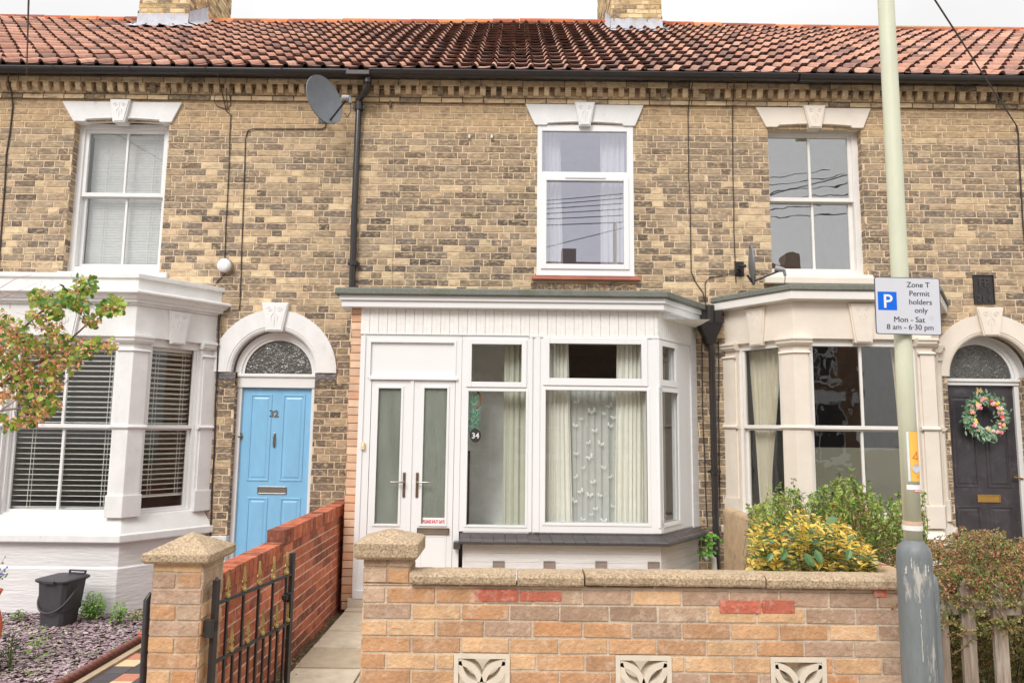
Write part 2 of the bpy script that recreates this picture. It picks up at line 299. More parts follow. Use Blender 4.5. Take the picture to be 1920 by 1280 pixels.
def lay(mb, F, u0, u1, z0, z1, pal, mortar, holes=None, Lb=.222, Hb=.0655, j=.0095, proud=.005, header=.107, bond='flemish', start=0, rng=rnd, wob=.0018):
    """real bricks laid in courses with recessed mortar, cut round the openings"""
    course = Hb+j; n = int(math.ceil((z1-z0)/course)); old = mb.F; mb.F = F
    for r in range(n):
        a = z0+r*course; b = min(a+Hb, z1); top = min(a+course, z1); zm = (a+b)/2
        if b-a < .01: continue
        iv = cut(u0, u1, holes(zm) if holes else [])
        for x, y in iv: mb.face([(x, 0, a), (y, 0, a), (y, 0, top), (x, 0, top)], (*jit(mortar, .06, rng), 0.0))
        per = Lb+header+2*j if bond == 'flemish' else (0 if bond == 'pier' else Lb+j)
        u = u0-per-(r % 2)*(per/2)-start+rng.uniform(-.02, .02)*(bond == 'flemish'); k = 0
        while u < u1:
            if bond == 'flemish': w = Lb if (k % 2 == 0) else header
            elif bond == 'pier': w = (u1-u0) if r % 2 else (u1-u0-j)/2
            else: w = Lb
            if bond == 'flemish' and rng.random() < .12: w = Lb if w == header else header
            w += rng.uniform(-.006, .006)
            for x, y in iv:
                p, q = max(u, x), min(u+w, y)
                if q-p < .02: continue
                c = pal(rng, (p+q)/2, zm); h = [rng.uniform(-wob, wob) for _ in range(8)]; d = [proud+rng.uniform(-.0015, .0015) for _ in range(4)]
                B = [(p+h[0], -.001, a+h[1]), (q+h[2], -.001, a+h[3]), (q+h[4], -.001, b+h[5]), (p+h[6], -.001, b+h[7])]
                i = .0028; T = [(B[0][0]+i, d[0], B[0][2]+i), (B[1][0]-i, d[1], B[1][2]+i), (B[2][0]-i, d[2], B[2][2]-i), (B[3][0]+i, d[3], B[3][2]-i)]
                mb.face(T, c)
                for e in range(4): g = (e+1) % 4; mb.face([B[e], B[g], T[g], T[e]], c)
            u += w+j; k += 1
    mb.F = old
def Fwall(y=0.0): return lambda u, w, z: (u, y-w, z)
def Fedge(x, s, y0=0.0): return lambda u, w, z: (x+s*w, y0+u, z)   # a face looking along s*x, u runs back

class Path:                                  # plan of a bay: sweep profiles along it
    def __init__(s, pts, ext=.12):
        s.p = [Vector((p[0], p[1])) for p in pts]; s.s = [0]
        for a, b in zip(s.p, s.p[1:]): s.s.append(s.s[-1]+(b-a).length)
        s.d = [(b-a).normalized() for a, b in zip(s.p, s.p[1:])]; s.n = [Vector((d.y, -d.x)) for d in s.d]; s.ext = ext
    def seg(s, t):
        for i in range(len(s.d)-1):
            if t < s.s[i+1]-1e-9: return i
        return len(s.d)-1
    def at(s, t, w, k=None):
        k = s.seg(t) if k is None else k
        q = s.p[k]+s.d[k]*(t-s.s[k])+s.n[k]*w; return (q.x, q.y)
    def miter(s, i, w):
        a, b = s.n[i-1], s.n[i]; m = (a+b).normalized(); q = s.p[i]+m*(w/max(.2, m.dot(a))); return (q.x, q.y)
    def stations(s, t0, t1):
        st = [lambda w, t=t0, k=s.seg(t0+1e-6): s.at(t, w, k)]
        for i in range(1, len(s.p)-1):
            if t0+1e-6 < s.s[i] < t1-1e-6: st.append(lambda w, i=i: s.miter(i, w))
        st.append(lambda w, t=t1, k=s.seg(t1-1e-6): s.at(t, w, k)); return st
    def sweep(s, mb, t0, t1, prof, col=None):
        rows = []
        for f in s.stations(t0, t1): rows.append([(*f(w), z) for w, z in prof])
        mb.grid(rows, col, closed=True, smooth=False); mb.face(rows[0][::-1], col); mb.face(rows[-1], col)
    def strip(s, mb, t0, t1, w0, w1, z0, z1, col=None): s.sweep(mb, t0, t1, [(w0, z0), (w1, z0), (w1, z1), (w0, z1)], col)
    def all(s, mb, prof, col=None): s.sweep(mb, -s.ext, s.s[-1]+s.ext, prof, col)
    def F(s, k):                             # local frame of segment k: (u along from its start, w outward, z)
        return lambda u, w, z: (*s.at(s.s[k]+u, w, k), z)
    def U(s, k, px, py):
        d = ray(px, py); n = Vector((s.n[k].x, s.n[k].y, 0)); o = Vector((s.p[k].x, s.p[k].y, 0))
        t = (o-CAM).dot(n)/d.dot(n); q = CAM+d*t; return (Vector((q.x, q.y))-s.p[k]).dot(s.d[k]), q.z

# ------------------------------------------------------------------ measured lines
YB = -0.68                                   # front plane of the bays
XP1 = UX(667, 350); XP2 = UX(1333, 700)      # party lines between the houses
XW0, XW1 = -6.6, 6.6
PB36 = Path([(UX(1362, 800), 0), (UX(1494, 800, YB), YB), (UX(1362, 800)+UX(1768, 800)-UX(1494, 800, YB), YB), (UX(1768, 800), 0)])
_w = PB36.p[2].x-PB36.p[1].x; _x = UX(240, 800, YB); _e = UX(396, 800)
PB32 = Path([(_x-_w-(_e-_x), 0), (_x-_w, YB), (_x, YB), (_e, 0)])
PB34 = Path([(UX(652, 800, YB), 0), (UX(652, 800, YB), YB), (UX(1236, 800, YB), YB), (UX(1306, 800), 0)])
z_c0 = UZ(194, -.028); z_c1 = UZ(182.5, -.045); z_c2 = UZ(162.5, -.088); z_c3 = UZ(149, -.1)
Z_GUT = UZ(140, -.20)
ARCH32 = (UX(513, 698), UZ(698, 0, 513), 114/170); ARCH36 = (UX(1858, 706), UZ(706, 0, 1858), 113/170)
W32 = (UX(129, 370), UX(308.5, 370), UZ(511, 0, 220), UZ(230, 0, 228))
W34 = (UX(1007, 370), UX(1188, 370), UZ(518, 0, 1097), UZ(235, 0, 1097))
W36 = (UX(1443, 370), UX(1620, 370), UZ(517, 0, 1530), UZ(240, 0, 1528))
D32 = (UX(432, 880), UX(583.5, 880)); D36 = (UX(1786, 880), UX(1786, 880)+D32[1]-D32[0]+.02)
Z_B32 = UZ(514, YB, 250); Z_B36 = UZ(537, YB, 1490); Z_R34 = UZ(543, YB-.1, 960)

house32 = thing('terraced_house', 'yellow brick terraced house with white stone bay, white lintel and pale blue front door', 'house', (-3.6, 0, 0), 'houses of the brick terrace')
house34 = thing('terraced_house', 'middle brick house with white glazed porch under a green edged flat roof', 'house', (.2, 0, 0), 'houses of the brick terrace')
house36 = thing('terraced_house', 'yellow brick house with cream painted bay and black front door', 'house', (3.9, 0, 0), 'houses of the brick terrace')

# ------------------------------------------------------------------ facade brickwork
YEL = [lin(202, 178, 146), lin(212, 188, 154), lin(190, 166, 136), lin(178, 156, 130), lin(218, 196, 160), lin(168, 148, 124)]
DRK = [lin(122, 109, 99), lin(108, 97, 90), lin(136, 122, 110), lin(94, 85, 80), lin(148, 133, 117), lin(116, 107, 101)]
def pal_face(r, u, z):
    t = noise.noise(Vector((u*.6, z*.8, 3.3)))+.5*noise.noise(Vector((u*1.7, z*1.9, 8.1)))
    pd = .64-.42*t
    if z > z_c0-.30: return jit(mixc(lin(192, 164, 128), lin(172, 148, 118), r.random()), .05, r)
    if z < 2.7: pd += .10
    if z < 2.15: pd += .32
    k = min(1, max(0, (z-3.9)/.9)); d = r.choice(DRK); y = r.choice(YEL)
    if r.random() < min(.85, max(.15, pd)): c = mixc(d, y, r.choice((0, 0, .1, .2, .35)))
    else: c = mixc(y, d, r.choice((0, 0, 0, .15, .35)))
    if z < 2.7: c = mixc(c, lin(100, 88, 76), .15 if z > 2.15 else .32)
    st = noise.noise(Vector((u*1.9, z*.22, 5.5)))+.4*noise.noise(Vector((u*5, z*.5, 2.2)))     # soot and damp runs
    if st > .12: c = mixc(c, lin(96, 84, 74), min(.38, (st-.12)*1.1))
    return jit(mixc(c, lin(172, 150, 122), .35*k), .09, r)
MORT = lin(218, 195, 166)
def arch_hole(A, z, f=.72):
    cx, zs, Rr = A; r = Rr*f
    if zs <= z < zs+r: h = math.sqrt(r*r-(z-zs)**2); return [(cx-h, cx+h)]
    return []
def holes32(z):
    h = []
    if W32[2] < z < W32[3]: h.append(W32[:2])
    if z < Z_B32-.12: h.append((PB32.p[0].x+.12, PB32.p[3].x-.12))
    if z < ARCH32[1]: h.append(D32)
    return h+arch_hole(ARCH32, z)
def holes34(z):
    h = []
    if W34[2] < z < W34[3]: h.append(W34[:2])
    if .6 < z < Z_R34-.15: h.append((UX(990, 800), PB34.p[3].x-.15))
    return h
def holes36(z):
    h = []
    if W36[2] < z < W36[3]: h.append(W36[:2])
    if z < Z_B36-.12: h.append((PB36.p[0].x+.12, PB36.p[3].x-.12))
    if z < ARCH36[1]: h.append(D36)
    return h+arch_hole(ARCH36, z)
def reveal(mb, x, s, z0, z1, d=.11): lay(mb, Fedge(x, s), 0, d, z0, z1, pal_face, MORT, Lb=.1, header=.1, proud=.002, j=.0095)
for hs, x0, x1, hf, nm in ((house32, XW0, XP1, holes32, 32), (house34, XP1, XP2, holes34, 34), (house36, XP2, XW1, holes36, 36)):
    mb = MB(); r = random.Random(nm); lay(mb, Fwall(0), x0, x1, -.1, z_c0, pal_face, MORT, hf, rng=r)
    if nm == 32:
        reveal(mb, W32[0], 1, W32[2], W32[3]); reveal(mb, W32[1], -1, W32[2], W32[3]); reveal(mb, D32[0], 1, .1, ARCH32[1]); reveal(mb, D32[1], -1, .1, ARCH32[1])
    if nm == 36:
        reveal(mb, W36[0], 1, W36[2], W36[3]); reveal(mb, W36[1], -1, W36[2], W36[3]); reveal(mb, D36[0], 1, .1, ARCH36[1], .2); reveal(mb, D36[1], -1, .1, ARCH36[1], .2)
    mb.build('brick_wall', M['brick'], hs)
    # cornice: string course, dentils, top course under the gutter
    mb = MB()
    pc = lambda r, u, z: jit(r.choice([lin(232, 208, 172), lin(222, 196, 160), lin(210, 184, 150), lin(190, 168, 140)]) if r.random() < .88 else lin(136, 122, 106), .07, r)
    mb.col = jit(MORT, .02); dk = lin(84, 72, 60)
    mb.box(x0, x1, -.028, .1, z_c0, z_c1, lin(150, 128, 98)); lay(mb, Fwall(-.028), x0, x1, z_c0, z_c1, pc, lin(140, 118, 90), Hb=z_c1-z_c0-.012, j=.006, bond='s', Lb=.225, rng=r)
    mb.box(x0, x1, -.02, .1, z_c1, z_c2, lin(118, 102, 82)); lay(mb, Fwall(-.02), x0, x1, z_c1, z_c2, pc, lin(110, 92, 72), Hb=z_c2-z_c1-.02, j=.006, bond='s', Lb=.225, rng=r)
    k = math.ceil(x0/.1175); 
    while k*.1175 < x1-.03:
        xx = k*.1175; c = pc(r, 0, 0); a = z_c1+.012; b = z_c2
        pts = [(-.02, a), (-.062, a+.004), (-.072, a+.03), (-.085, b-.03), (-.086, b), (-.02, b)]
        w = .029+r.uniform(-.002, .002); rows = [[(xx-w, y, z) for y, z in pts], [(xx+w, y, z) for y, z in pts]]
        mb.grid(rows, c, closed=True, smooth=False); mb.face(rows[0][::-1], c); mb.face(rows[1], c); k += 1
    mb.box(x0, x1, -.09, .1, z_c2, z_c3+.02, lin(120, 104, 84)); lay(mb, Fwall(-.09), x0, x1, z_c2, z_c3, pc, lin(140, 118, 90), Hb=z_c3-z_c2-.008, j=.004, bond='s', Lb=.225, rng=r)
    mb.build('cornice', M['brick'], hs)
    # side and back walls so the house is solid
    mb = MB(); mb.col = lin(180, 152, 114)
    mb.box(x0, x1, 7.0, 7.2, 0, z_c3); mb.build('rear_wall', M['brick'], hs)
    mb = MB(); mb.box(x0, x1, .1, .2, z_c0, z_c3, lin(180, 152, 114)); mb.build('wall_plate', M['brick'], hs)
    if nm != 34:
        mb = MB(); q = x0 if nm == 32 else x1-.2; mb.box(q, q+.2, .2, 6.99, 0, z_c3, lin(180, 152, 114)); mb.build('side_wall', M['brick'], hs)

# ------------------------------------------------------------------ pantile roofs
TH = R(36.1); CT, ST = math.cos(TH), math.sin(TH); YE, ZE = -.20, Z_GUT+.035; SL = 4.72; TW = .2035; NR = 16; GA = SL/NR
def Froof(x, s, n): return (x, YE+s*CT-n*ST, ZE+s*ST+n*CT)
def hprof(t):                                # S profile across one tile: broad flat pan, narrow roll
    return -.006*math.sin(math.pi*t/.66) if t < .66 else .040*math.sin(math.pi*(t-.66)/.34)**.8
TS = [0, .16, .33, .5, .66, .70, .75, .83, .91, .96, 1.0]
def roof_sag(x, s): return .02*noise.noise(Vector((x*.5, s*.5, 1)))+.03*math.sin(x*.55+1)*(s/SL)
CLAY = [lin(178, 136, 120), lin(168, 124, 109), lin(186, 145, 128), lin(158, 117, 105), lin(192, 154, 138), lin(150, 114, 105)]
CDRK = [lin(130, 103, 96), lin(118, 97, 93), lin(140, 108, 99), lin(108, 91, 89)]
def roof(hs, x0, x1, dark, seed):
    r = random.Random(seed); mb = MB(); mb.F = Froof; c0 = math.floor(x0/TW); c1 = math.ceil(x1/TW)
    for ci in range(c0, c1):
        for rj in range(NR):
            xa = ci*TW; sa = rj*GA+r.uniform(-.012, .012)-(.05 if rj == 0 else 0); sb = (rj+1)*GA+.04; yw = r.uniform(-.004, .004); tl = r.uniform(-.004, .006)
            q = .5*noise.noise(Vector((xa*.35, rj*.35, seed)))
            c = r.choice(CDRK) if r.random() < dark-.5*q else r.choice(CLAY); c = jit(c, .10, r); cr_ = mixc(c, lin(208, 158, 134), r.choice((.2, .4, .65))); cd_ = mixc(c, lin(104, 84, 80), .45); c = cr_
            rows = []
            for s, lift in ((sa, .042), ((sa+sb)/2, .022), (sb, .002)):
                rows.append([(xa+t*TW*1.02+yw, s+(.018*math.sin(math.pi*t) if s == sa else 0), hprof(t)+lift+tl*(t-.5)*2+roof_sag(xa, s)) for t in TS])
            n = len(mb.v)
            for row in rows:
                for p in row: mb.v.append(mb.P(p))
            w = len(TS)
            for i in range(2):
                for j_ in range(w-1):
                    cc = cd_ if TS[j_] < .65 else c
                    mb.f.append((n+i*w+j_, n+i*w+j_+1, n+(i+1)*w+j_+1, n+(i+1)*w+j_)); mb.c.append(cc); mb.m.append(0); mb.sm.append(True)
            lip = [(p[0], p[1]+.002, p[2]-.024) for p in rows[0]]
            for j_ in range(w-1): mb.face([lip[j_], lip[j_+1], rows[0][j_+1], rows[0][j_]], mixc(c, lin(66, 50, 46), .85))  # tile ends coloured dark to paint the shadow line under each row
    mb.F = None; mb.col = lin(60, 48, 42)
    a = Froof(x0, 0, -.03); b = Froof(x0, SL, -.03)
    mb.face([(x0, a[1], a[2]), (x1, a[1], a[2]), (x1, b[1], b[2]), (x0, b[1], b[2])])
    mb.face([(x0, b[1], b[2]), (x1, b[1], b[2]), (x1, 2*b[1]-a[1], a[2]), (x0, 2*b[1]-a[1], a[2])])
    ob = mb.build('roof', M['pantile'], hs)
    m2 = MB(); x = x0; yr = b[1]; zr = b[2]
    while x < x1-.02:
        w = .45; c = jit(r.choice([lin(212, 128, 84), lin(200, 112, 74), lin(176, 100, 76), lin(150, 92, 76), lin(222, 140, 96)]), .1, r); xe = min(x+w-.008, x1)
        dz = roof_sag(x, SL)+r.uniform(-.004, .004); rows = []
        for xx in (x, xe): rows.append([(xx, yr+.12*math.cos(a_), zr+dz+.02+.085*math.sin(a_)) for a_ in [math.pi*(1.08-1.16*i/10) for i in range(11)]])
        m2.grid(rows, c, smooth=True); m2.face(rows[0][::-1], c); m2.face(rows[1], c)
        x += w
    m2.face([(x0, yr-.11, zr-.02), (x1, yr-.11, zr-.02), (x1, yr-.1, zr+.05), (x0, yr-.1, zr+.05)], lin(186, 160, 126))
    m2.build('ridge_tiles', M['pantile'], ob)
    return ob
rf32 = roof(house32, -9.6, XP1, .36, 11); rf34 = roof(house34, XP1, 2.05, .50, 12); rf36 = roof(house36, 2.05, 9.6, .48, 13)

def chimney(parent, x0, x1, y0, y1, zt, tilt_side):
    r = random.Random(int(abs(x0)*10)); mb = MB()
    pch = lambda r, u, z: jit(r.choice([lin(214, 190, 146), lin(200, 174, 130), lin(186, 160, 120), lin(222, 200, 160)]) if r.random() < .8 else lin(138, 122, 102), .1, r)
    zb = 5.6
    lay(mb, Fwall(y0), x0, x1, zb, zt, pch, lin(196, 170, 132), rng=r)
    lay(mb, Fedge(x1, 1, y0), 0, y1-y0, zb, zt, pch, lin(196, 170, 132), rng=r)
    lay(mb, lambda u, w, z: (x0-w, y1-u, z), 0, y1-y0, zb, zt, pch, lin(196, 170, 132), rng=r)
    mb.box(x0+.002, x1-.002, y0+.002, y1, zb, zt, lin(150, 130, 100))
    # oversailing courses at the top
    for k, o in enumerate((.03, .06, .06)): mb.box(x0-o, x1+o, y0-o, y1+o, zt-.0+k*.075, zt+(k+1)*.075-.004, jit(lin(190, 164, 124), .08))
    ch = mb.build('chimney', M['brick'], parent)
    # lead apron and steps following the slope
    zf = lambda y: ZE+(y-YE)/CT*ST
    m = MB(); o = .012; n = 14
    rows = []
    for zz, out in ((zf(y0)+.22, o), (zf(y0)+.06, o+.01), (zf(y0)-.02, .10), (zf(y0-.2)+.05, .22)):
        rows.append([(x0-.16+(x1-x0+.32)*i/n if out > .05 else x0-o+(x1-x0+2*o)*i/n, y0-out+.012*math.sin(i*2.1), zz+.012*math.sin(i*1.7)) for i in range(n+1)])
    m.grid(rows, smooth=True)
    for xs, s in ((x0, -1), (x1, 1)):
        rows = []; k = 16
        for zz, out in ((.26, o), (.08, o+.004), (.03, .16)):
            rows.append([(xs+s*(out+.006*math.sin(i*2.3)), y0-o+(3.6-y0)*i/k, zf(y0+(3.6-y0)*i/k)+zz+.015*math.sin(i*3.1)) for i in range(k+1)])
        m.grid(rows, smooth=True)
    m.build('lead_flashing', M['lead'], ch)
    return ch
Yc = 2.95
def UXb(px, py, y): return UX(px, py, y)
chimney(house32, UX(260, 30, Yc), UX(354, 30, Yc), Yc, Yc+1.55, 10.4, 1)
chimney(house36, UX(1146, 30, Yc), UX(1240, 30, Yc), Yc, Yc+1.75, 10.4, -1)

# ------------------------------------------------------------------ gutters
def gutter(parent, x0, x1, z, y=-.235, r=.058, mat=None, old=False):
    mb = MB(); rows = []
    for x in (x0, x1): rows.append([(x, y+r*math.cos(a), z+r*math.sin(a)) for a in [math.pi*(1+i/12) for i in range(13)]])
    mb.grid(rows, smooth=True); rows = [[(x, y+(r-.005)*math.cos(a), z+.002+(r-.005)*math.sin(a)) for a in [math.pi*(1+i/12) for i in range(13)]] for x in (x0, x1)]; mb.grid(rows)
    mb.box(x0, x1, y-r-.003, y-r+.004, z-.006, z+.006)
    mb.box(x0, x1, -.13, -.09, z-.02, z+.075)       # fascia board behind
    x = x0+.35
    while x < x1:
        rows = [[(xx, y+(r+.006)*math.cos(a), z+.004+(r+.006)*math.sin(a)) for a in [math.pi*(1+i/12) for i in range(13)]] for xx in (x-.012, x+.012)]; mb.grid(rows); x += .82
    for xe in (x0, x1):
        mb.face([(xe, y+r*math.cos(math.pi*(1+i/12)), z+r*math.sin(math.pi*(1+i/12))) for i in range(13)])
    return mb.build('gutter', mat or M['blackplastic'], parent)
gutter(house32, XW0-2, XP1-.06, Z_GUT-.005, y=-.23, r=.052, mat=M['blackiron']); gutter(house34, XP1+.16, 3.05, Z_GUT); gutter(house36, 3.07, XW1+2, Z_GUT-.004)

# ------------------------------------------------------------------ lintels and keystones
def ornament(mb, cx, y, zt, h, w):
    for s in (-1, 1):
        mb.tube([(cx+s*(.24*w+.15*w*math.cos(a)*(1-a/13)), y-.001, zt-.20*h+.09*h*math.sin(a)*(1-a/13)) for a in [i*.55 for i in range(22)]], .0035, 5)
        mb.tube([(cx+s*.05*w, y-.001, zt-.34*h), (cx+s*.16*w, y-.001, zt-.44*h), (cx+s*.13*w, y-.001, zt-.62*h)], [.004, .006, .002], 5)
    mb.tube([(cx, y-.001, zt-.10*h), (cx, y-.001, zt-.32*h)], [.005, .003], 5)
    mb.tube([(cx, y-.001, zt-.42*h), (cx, y-.001, zt-.6*h), (cx, y-.001, zt-.8*h)], [.003, .007, .002], 5)
def keystone(parent, cx, zt, zb, wt, wb, y0, mat):
    mb = MB(); mb.prism([(cx-wb/2, zb), (cx+wb/2, zb), (cx+wt/2, zt), (cx-wt/2, zt)], y0, .05)
    i = .012; mb.prism([(cx-wb/2+i, zb+i), (cx+wb/2-i, zb+i), (cx+wt/2-i, zt-i), (cx-wt/2+i, zt-i)], y0-.008, y0)
    ornament(mb, cx, y0-.008, zt-.01, zt-zb, wt*.8); mb.build('keystone', mat, parent, bevel=.003)
def lintel(parent, W, tl, tr, yt, bl, br, yb, ks, mat):
    zt = UZ(yt, -.03, (tl+tr)/2); zb = UZ(yb, -.03, (bl+br)/2); a, b = UX(tl, yt, -.03), UX(tr, yt, -.03); c, d = UX(bl, yb, -.03), UX(br, yb, -.03); cx = (a+b)/2
    mb = MB(); w = (d-c); pts = [(c, zb)]
    l0, l1 = c+.22*w, d-.22*w; l0, l1 = c+.13*w, d-.13*w
    for i in range(9): t = i/8; pts.append((l0+(l1-l0)*t, zb+.016+.018*math.sin(math.pi*t)))
    pts.append((d, zb)); poly = [(a, zt)]+pts[:1]+[(l0-.02, zb)]+pts[1:-1]+[(l1+.02, zb), pts[-1]]+[(b, zt)]
    mb.prism(poly, -.03, .09)
    rows = [[(l0+(l1-l0)*i/8, -.034-dy, zb+.016+.018*math.sin(math.pi*i/8)+dz) for i in range(9)] for dy, dz in ((0, .0), (.008, .004), (.008, .014), (0, .018))]
    mb.grid(rows, smooth=False)
    ob = mb.build('lintel', mat, parent, bevel=.004)
    kt, kb = ks; keystone(ob, cx, zt+.012, zb-.02, kt/172, kb/172, -.065, mat)
M['lintel36'] = M['cream']
lintel(house32, W32, 116, 341, 191, 137, 321, 228, (38, 22), M['white'])
lintel(house34, W34, 985, 1207, 196, 1003, 1191, 235, (39, 21), M['white'])
lintel(house36, W36, 1417, 1633, 202, 1437, 1619, 239, (41, 23), M['cream'])

def arch(parent, A, mat, name='door_arch', wallmat=None):
    cx, zs, Ro = A; Ri = Ro*.67; mb = MB(); n = 28
    prof = [(Ri, .06), (Ri, -.012), (Ri+.02, -.024), (Ri+.035, -.024), (Ri+.04, -.03), (Ro, -.03), (Ro, .02)]
    rows = [[(cx-r*math.cos(a), y, zs+r*math.sin(a)) for r, y in prof] for a in [math.pi*i/n for i in range(n+1)]]
    mb.grid(rows, closed=True, smooth=False); mb.face(rows[0]); mb.face(rows[-1][::-1])
    ob = mb.build(name, mat, parent)
    keystone(ob, cx, zs+Ro+.07, zs+Ri-.015, 49/172, 30/172, -.06, mat)
    return ob
ar32 = arch(house32, ARCH32, M['white']); ar36 = arch(house36, ARCH36, M['cream'])
cx, zs, Ro = ARCH32
for a, b in ((cx-Ro+.005, D32[0]), (D32[1], cx+Ro-.005)): mb = MB(); mb.box(a, b, -.012, .05, zs-.075, zs-.002, lin(104, 104, 112)); mb.box(a, b, -.01, .05, zs-.15, zs-.08, lin(104, 94, 82)); mb.build('springer_brick', M['brick'], house32)

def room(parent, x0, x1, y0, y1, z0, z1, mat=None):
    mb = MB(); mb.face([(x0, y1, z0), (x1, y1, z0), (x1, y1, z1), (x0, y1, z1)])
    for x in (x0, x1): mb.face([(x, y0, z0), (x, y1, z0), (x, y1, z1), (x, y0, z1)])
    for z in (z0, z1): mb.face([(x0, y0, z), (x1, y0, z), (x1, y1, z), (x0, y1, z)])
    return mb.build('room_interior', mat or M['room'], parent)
def curtain(mb, fa, fb, y, z0, z1, folds=7, amp=.03, col=lin(226, 222, 210), nz=14, nu=None, F=None, seed=0):
    """fa(t), fb(t) give the left and right edge for t=0 (bottom) .. 1 (top)"""
    nu = nu or folds*8; old = mb.F; mb.F = F; rows = []; ph = seed*1.7
    for i in range(nz+1):
        t = i/nz; a, b = fa(t), fb(t); row = []
        for j in range(nu+1):
            u = j/nu; w = 2*math.pi*folds*(u+.02*math.sin(9*u+seed)); row.append((a+(b-a)*u, y+amp*math.sin(w+ph)*(.75+.25*math.sin(5*u+seed+2*t))+.3*amp*math.sin(2.3*w+t*2), z0+(z1-z0)*t))
        rows.append(row)
    mb.grid(rows, col, smooth=True); mb.F = old

# ------------------------------------------------------------------ house 32: upper sash window
x0, x1, z0, z1 = W32; yd = .09
sw = MB(); zr1 = UZ(363, yd, 225); zr0 = UZ(373, yd+.03, 225)
sw.frame(x0-.02, x1+.02, z0-.02, z1+.02, (.085, .085, .10, .06), yd, yd+.12)
gl, gr, gt = x0+.105, x1-.085, z1-.075
gl = UX(151, 310, yd+.03); gr2 = x1-.07; mid = UX(237.5, 305, yd+.03)
ob = sw.build('sash_window', M['gloss'], house32, bevel=.004)
s2 = MB(); s2.frame(x0+.06, x1-.06, zr1-.03, z1-.03, (.045, .045, .045, .05), yd+.02, yd+.055); s2.box(mid-.012, mid+.012, yd+.022, yd+.05, zr1, z1-.06)
s2.frame(x0+.06, x1-.06, z0+.05, zr1+.005, (.045, .045, .075, .04), yd+.065, yd+.10); m2x = UX(234, 440, yd+.08); s2.box(m2x-.012, m2x+.012, yd+.067, yd+.095, z0+.1, zr1)
s2.build('sash_bars', M['gloss'], ob, bevel=.003)
g = MB(); g.box(x0+.1, x1-.1, yd+.036, yd+.040, zr1, z1-.07); g.box(x0+.1, x1-.1, yd+.081, yd+.085, z0+.1, zr1-.01); g.build('pane', M['g_blind'], ob)
s3 = MB(); s3.box(x0-.03, x1+.1, -.045, yd+.02, z0-.055, z0-.0); s3.build('window_sill', M['white'], ob, bevel=.006)
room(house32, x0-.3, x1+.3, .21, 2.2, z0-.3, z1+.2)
def blind(name, label, F, u0, u1, z0, z1, w, pitch, sw_, tilt, col, cords=(.2, .8), group=None, raised=0, top=True):
    t = thing(name, label, 'blind', Vector(F(u0, w, z0)), group); mb = MB(); mb.F = F; z = z0+.02; ct, st = math.cos(tilt)*sw_/2, math.sin(tilt)*sw_/2
    while z < z1-.02:
        q = rnd.uniform(-.002, .002); th = .004
        for zz in (z,):
            pts = [(-ct, -st), (ct, st)]
            mb.grid([[(u, w-ct, zz-st+q-th), (u, w+ct, zz+st+q-th), (u, w+ct, zz+st+q), (u, w-ct*.2, zz-st*.2+q+.003), (u, w-ct, zz-st+q)] for u in (u0, u1)], jit(col, .03), closed=True, smooth=False)
        z += pitch
    mb.build('slats', M['attr'], t)
    c = MB(); c.F = F
    for k in cords: uu = u0+(u1-u0)*k; c.tube([(uu, w+sw_*.5+.004, z0), (uu, w+sw_*.5+.004, z1)], .0025, 5, col); c.tube([(uu+.03, w+sw_*.5+.004, z0), (uu+.03, w+sw_*.5+.004, z1)], .0018, 5, col)
    c.box(u0, u1, w-.02, w+.03, z1-.03, z1, col) if top else None
    c.box(u0, u1, w-.012, w+.014, z0, z0+.014, col)
    c.build('ladder_cords', M['attr'], t); return t
blind('venetian_blind', 'closed pale grey venetian blind in the upper window above the white bay', Fwall(0), x0+.09, x1-.09, z0+.08, z1-.06, -(yd+.15), .031, .034, R(62), lin(228, 228, 226), group='venetian blinds')

# ------------------------------------------------------------------ house 34: upper window
x0, x1, z0, z1 = W34; yf = -.012
w = MB(); zt0 = UZ(322.5, yf, 1095); w.frame(x0, x1, z0, z1, (.052, .07, .085, .075), yf, yf+.07)
zt = UZ(248.5, yf, 1095); zb1 = UZ(339.5, yf, 1095); zb0 = UZ(495.5, yf, 1095)
w.box(x0+.052, x1-.07, yf, yf+.07, zb1+.03, zt0-.0)
ob = w.build('casement_window', M['upvc'], house34, bevel=.004)
w = MB(); a, b = UX(1024.5, 415, yf), UX(1169.5, 415, yf); w.frame(a-.055, b+.055, zb0-.055, zb1+.045, (.055, .055, .055, .045), yf-.014, yf+.05); w.box(x0-.004, x1+.004, yf-.012, yf, z0, z0+.018)
w.box(UX(1060, 333, yf), UX(1135, 333, yf), yf-.024, yf-.013, UZ(336, yf, 1095)+.003, UZ(333, yf, 1095)+.006, lin(150, 146, 140)); w.build('opening_casement', M['upvc'], ob, bevel=.004)
g = MB(); g.box(x0+.04, x1-.05, yf+.022, yf+.026, zt0-.02, zt+.02); g.box(a-.01, b+.01, yf+.018, yf+.022, zb0-.01, zb1+.01); g.build('pane', M['g_up'], ob)
room(house34, x0-.6, x1+.6, .1, 1.6, z0-.5, z1+.2, M['sky_tint'])
s = MB(); xx = x0-.05
while xx < x1+.05: s.box(xx, min(xx+.148, x1+.06), -.055-rnd.uniform(0, .006), .03, z0-.045, z0-.012+rnd.uniform(-.002, .002), jit(lin(176, 112, 96), .1)); xx += .15
s.col = lin(190, 168, 138); s.box(x0-.09, x1+.09, -.006, .03, z0-.075, z0-.044)
s.build('tiled_sill', M['orangebrick'], ob)
s = MB(); xx = x0-.06
while xx < x1+.02: s.box(xx, xx+.066, -.009, .02, z0-.16, z0-.078, jit(rnd.choice([lin(110, 92, 80), lin(128, 100, 84), lin(96, 84, 76)]), .1)); xx += .076
s.build('soldier_course', M['brick'], ob)
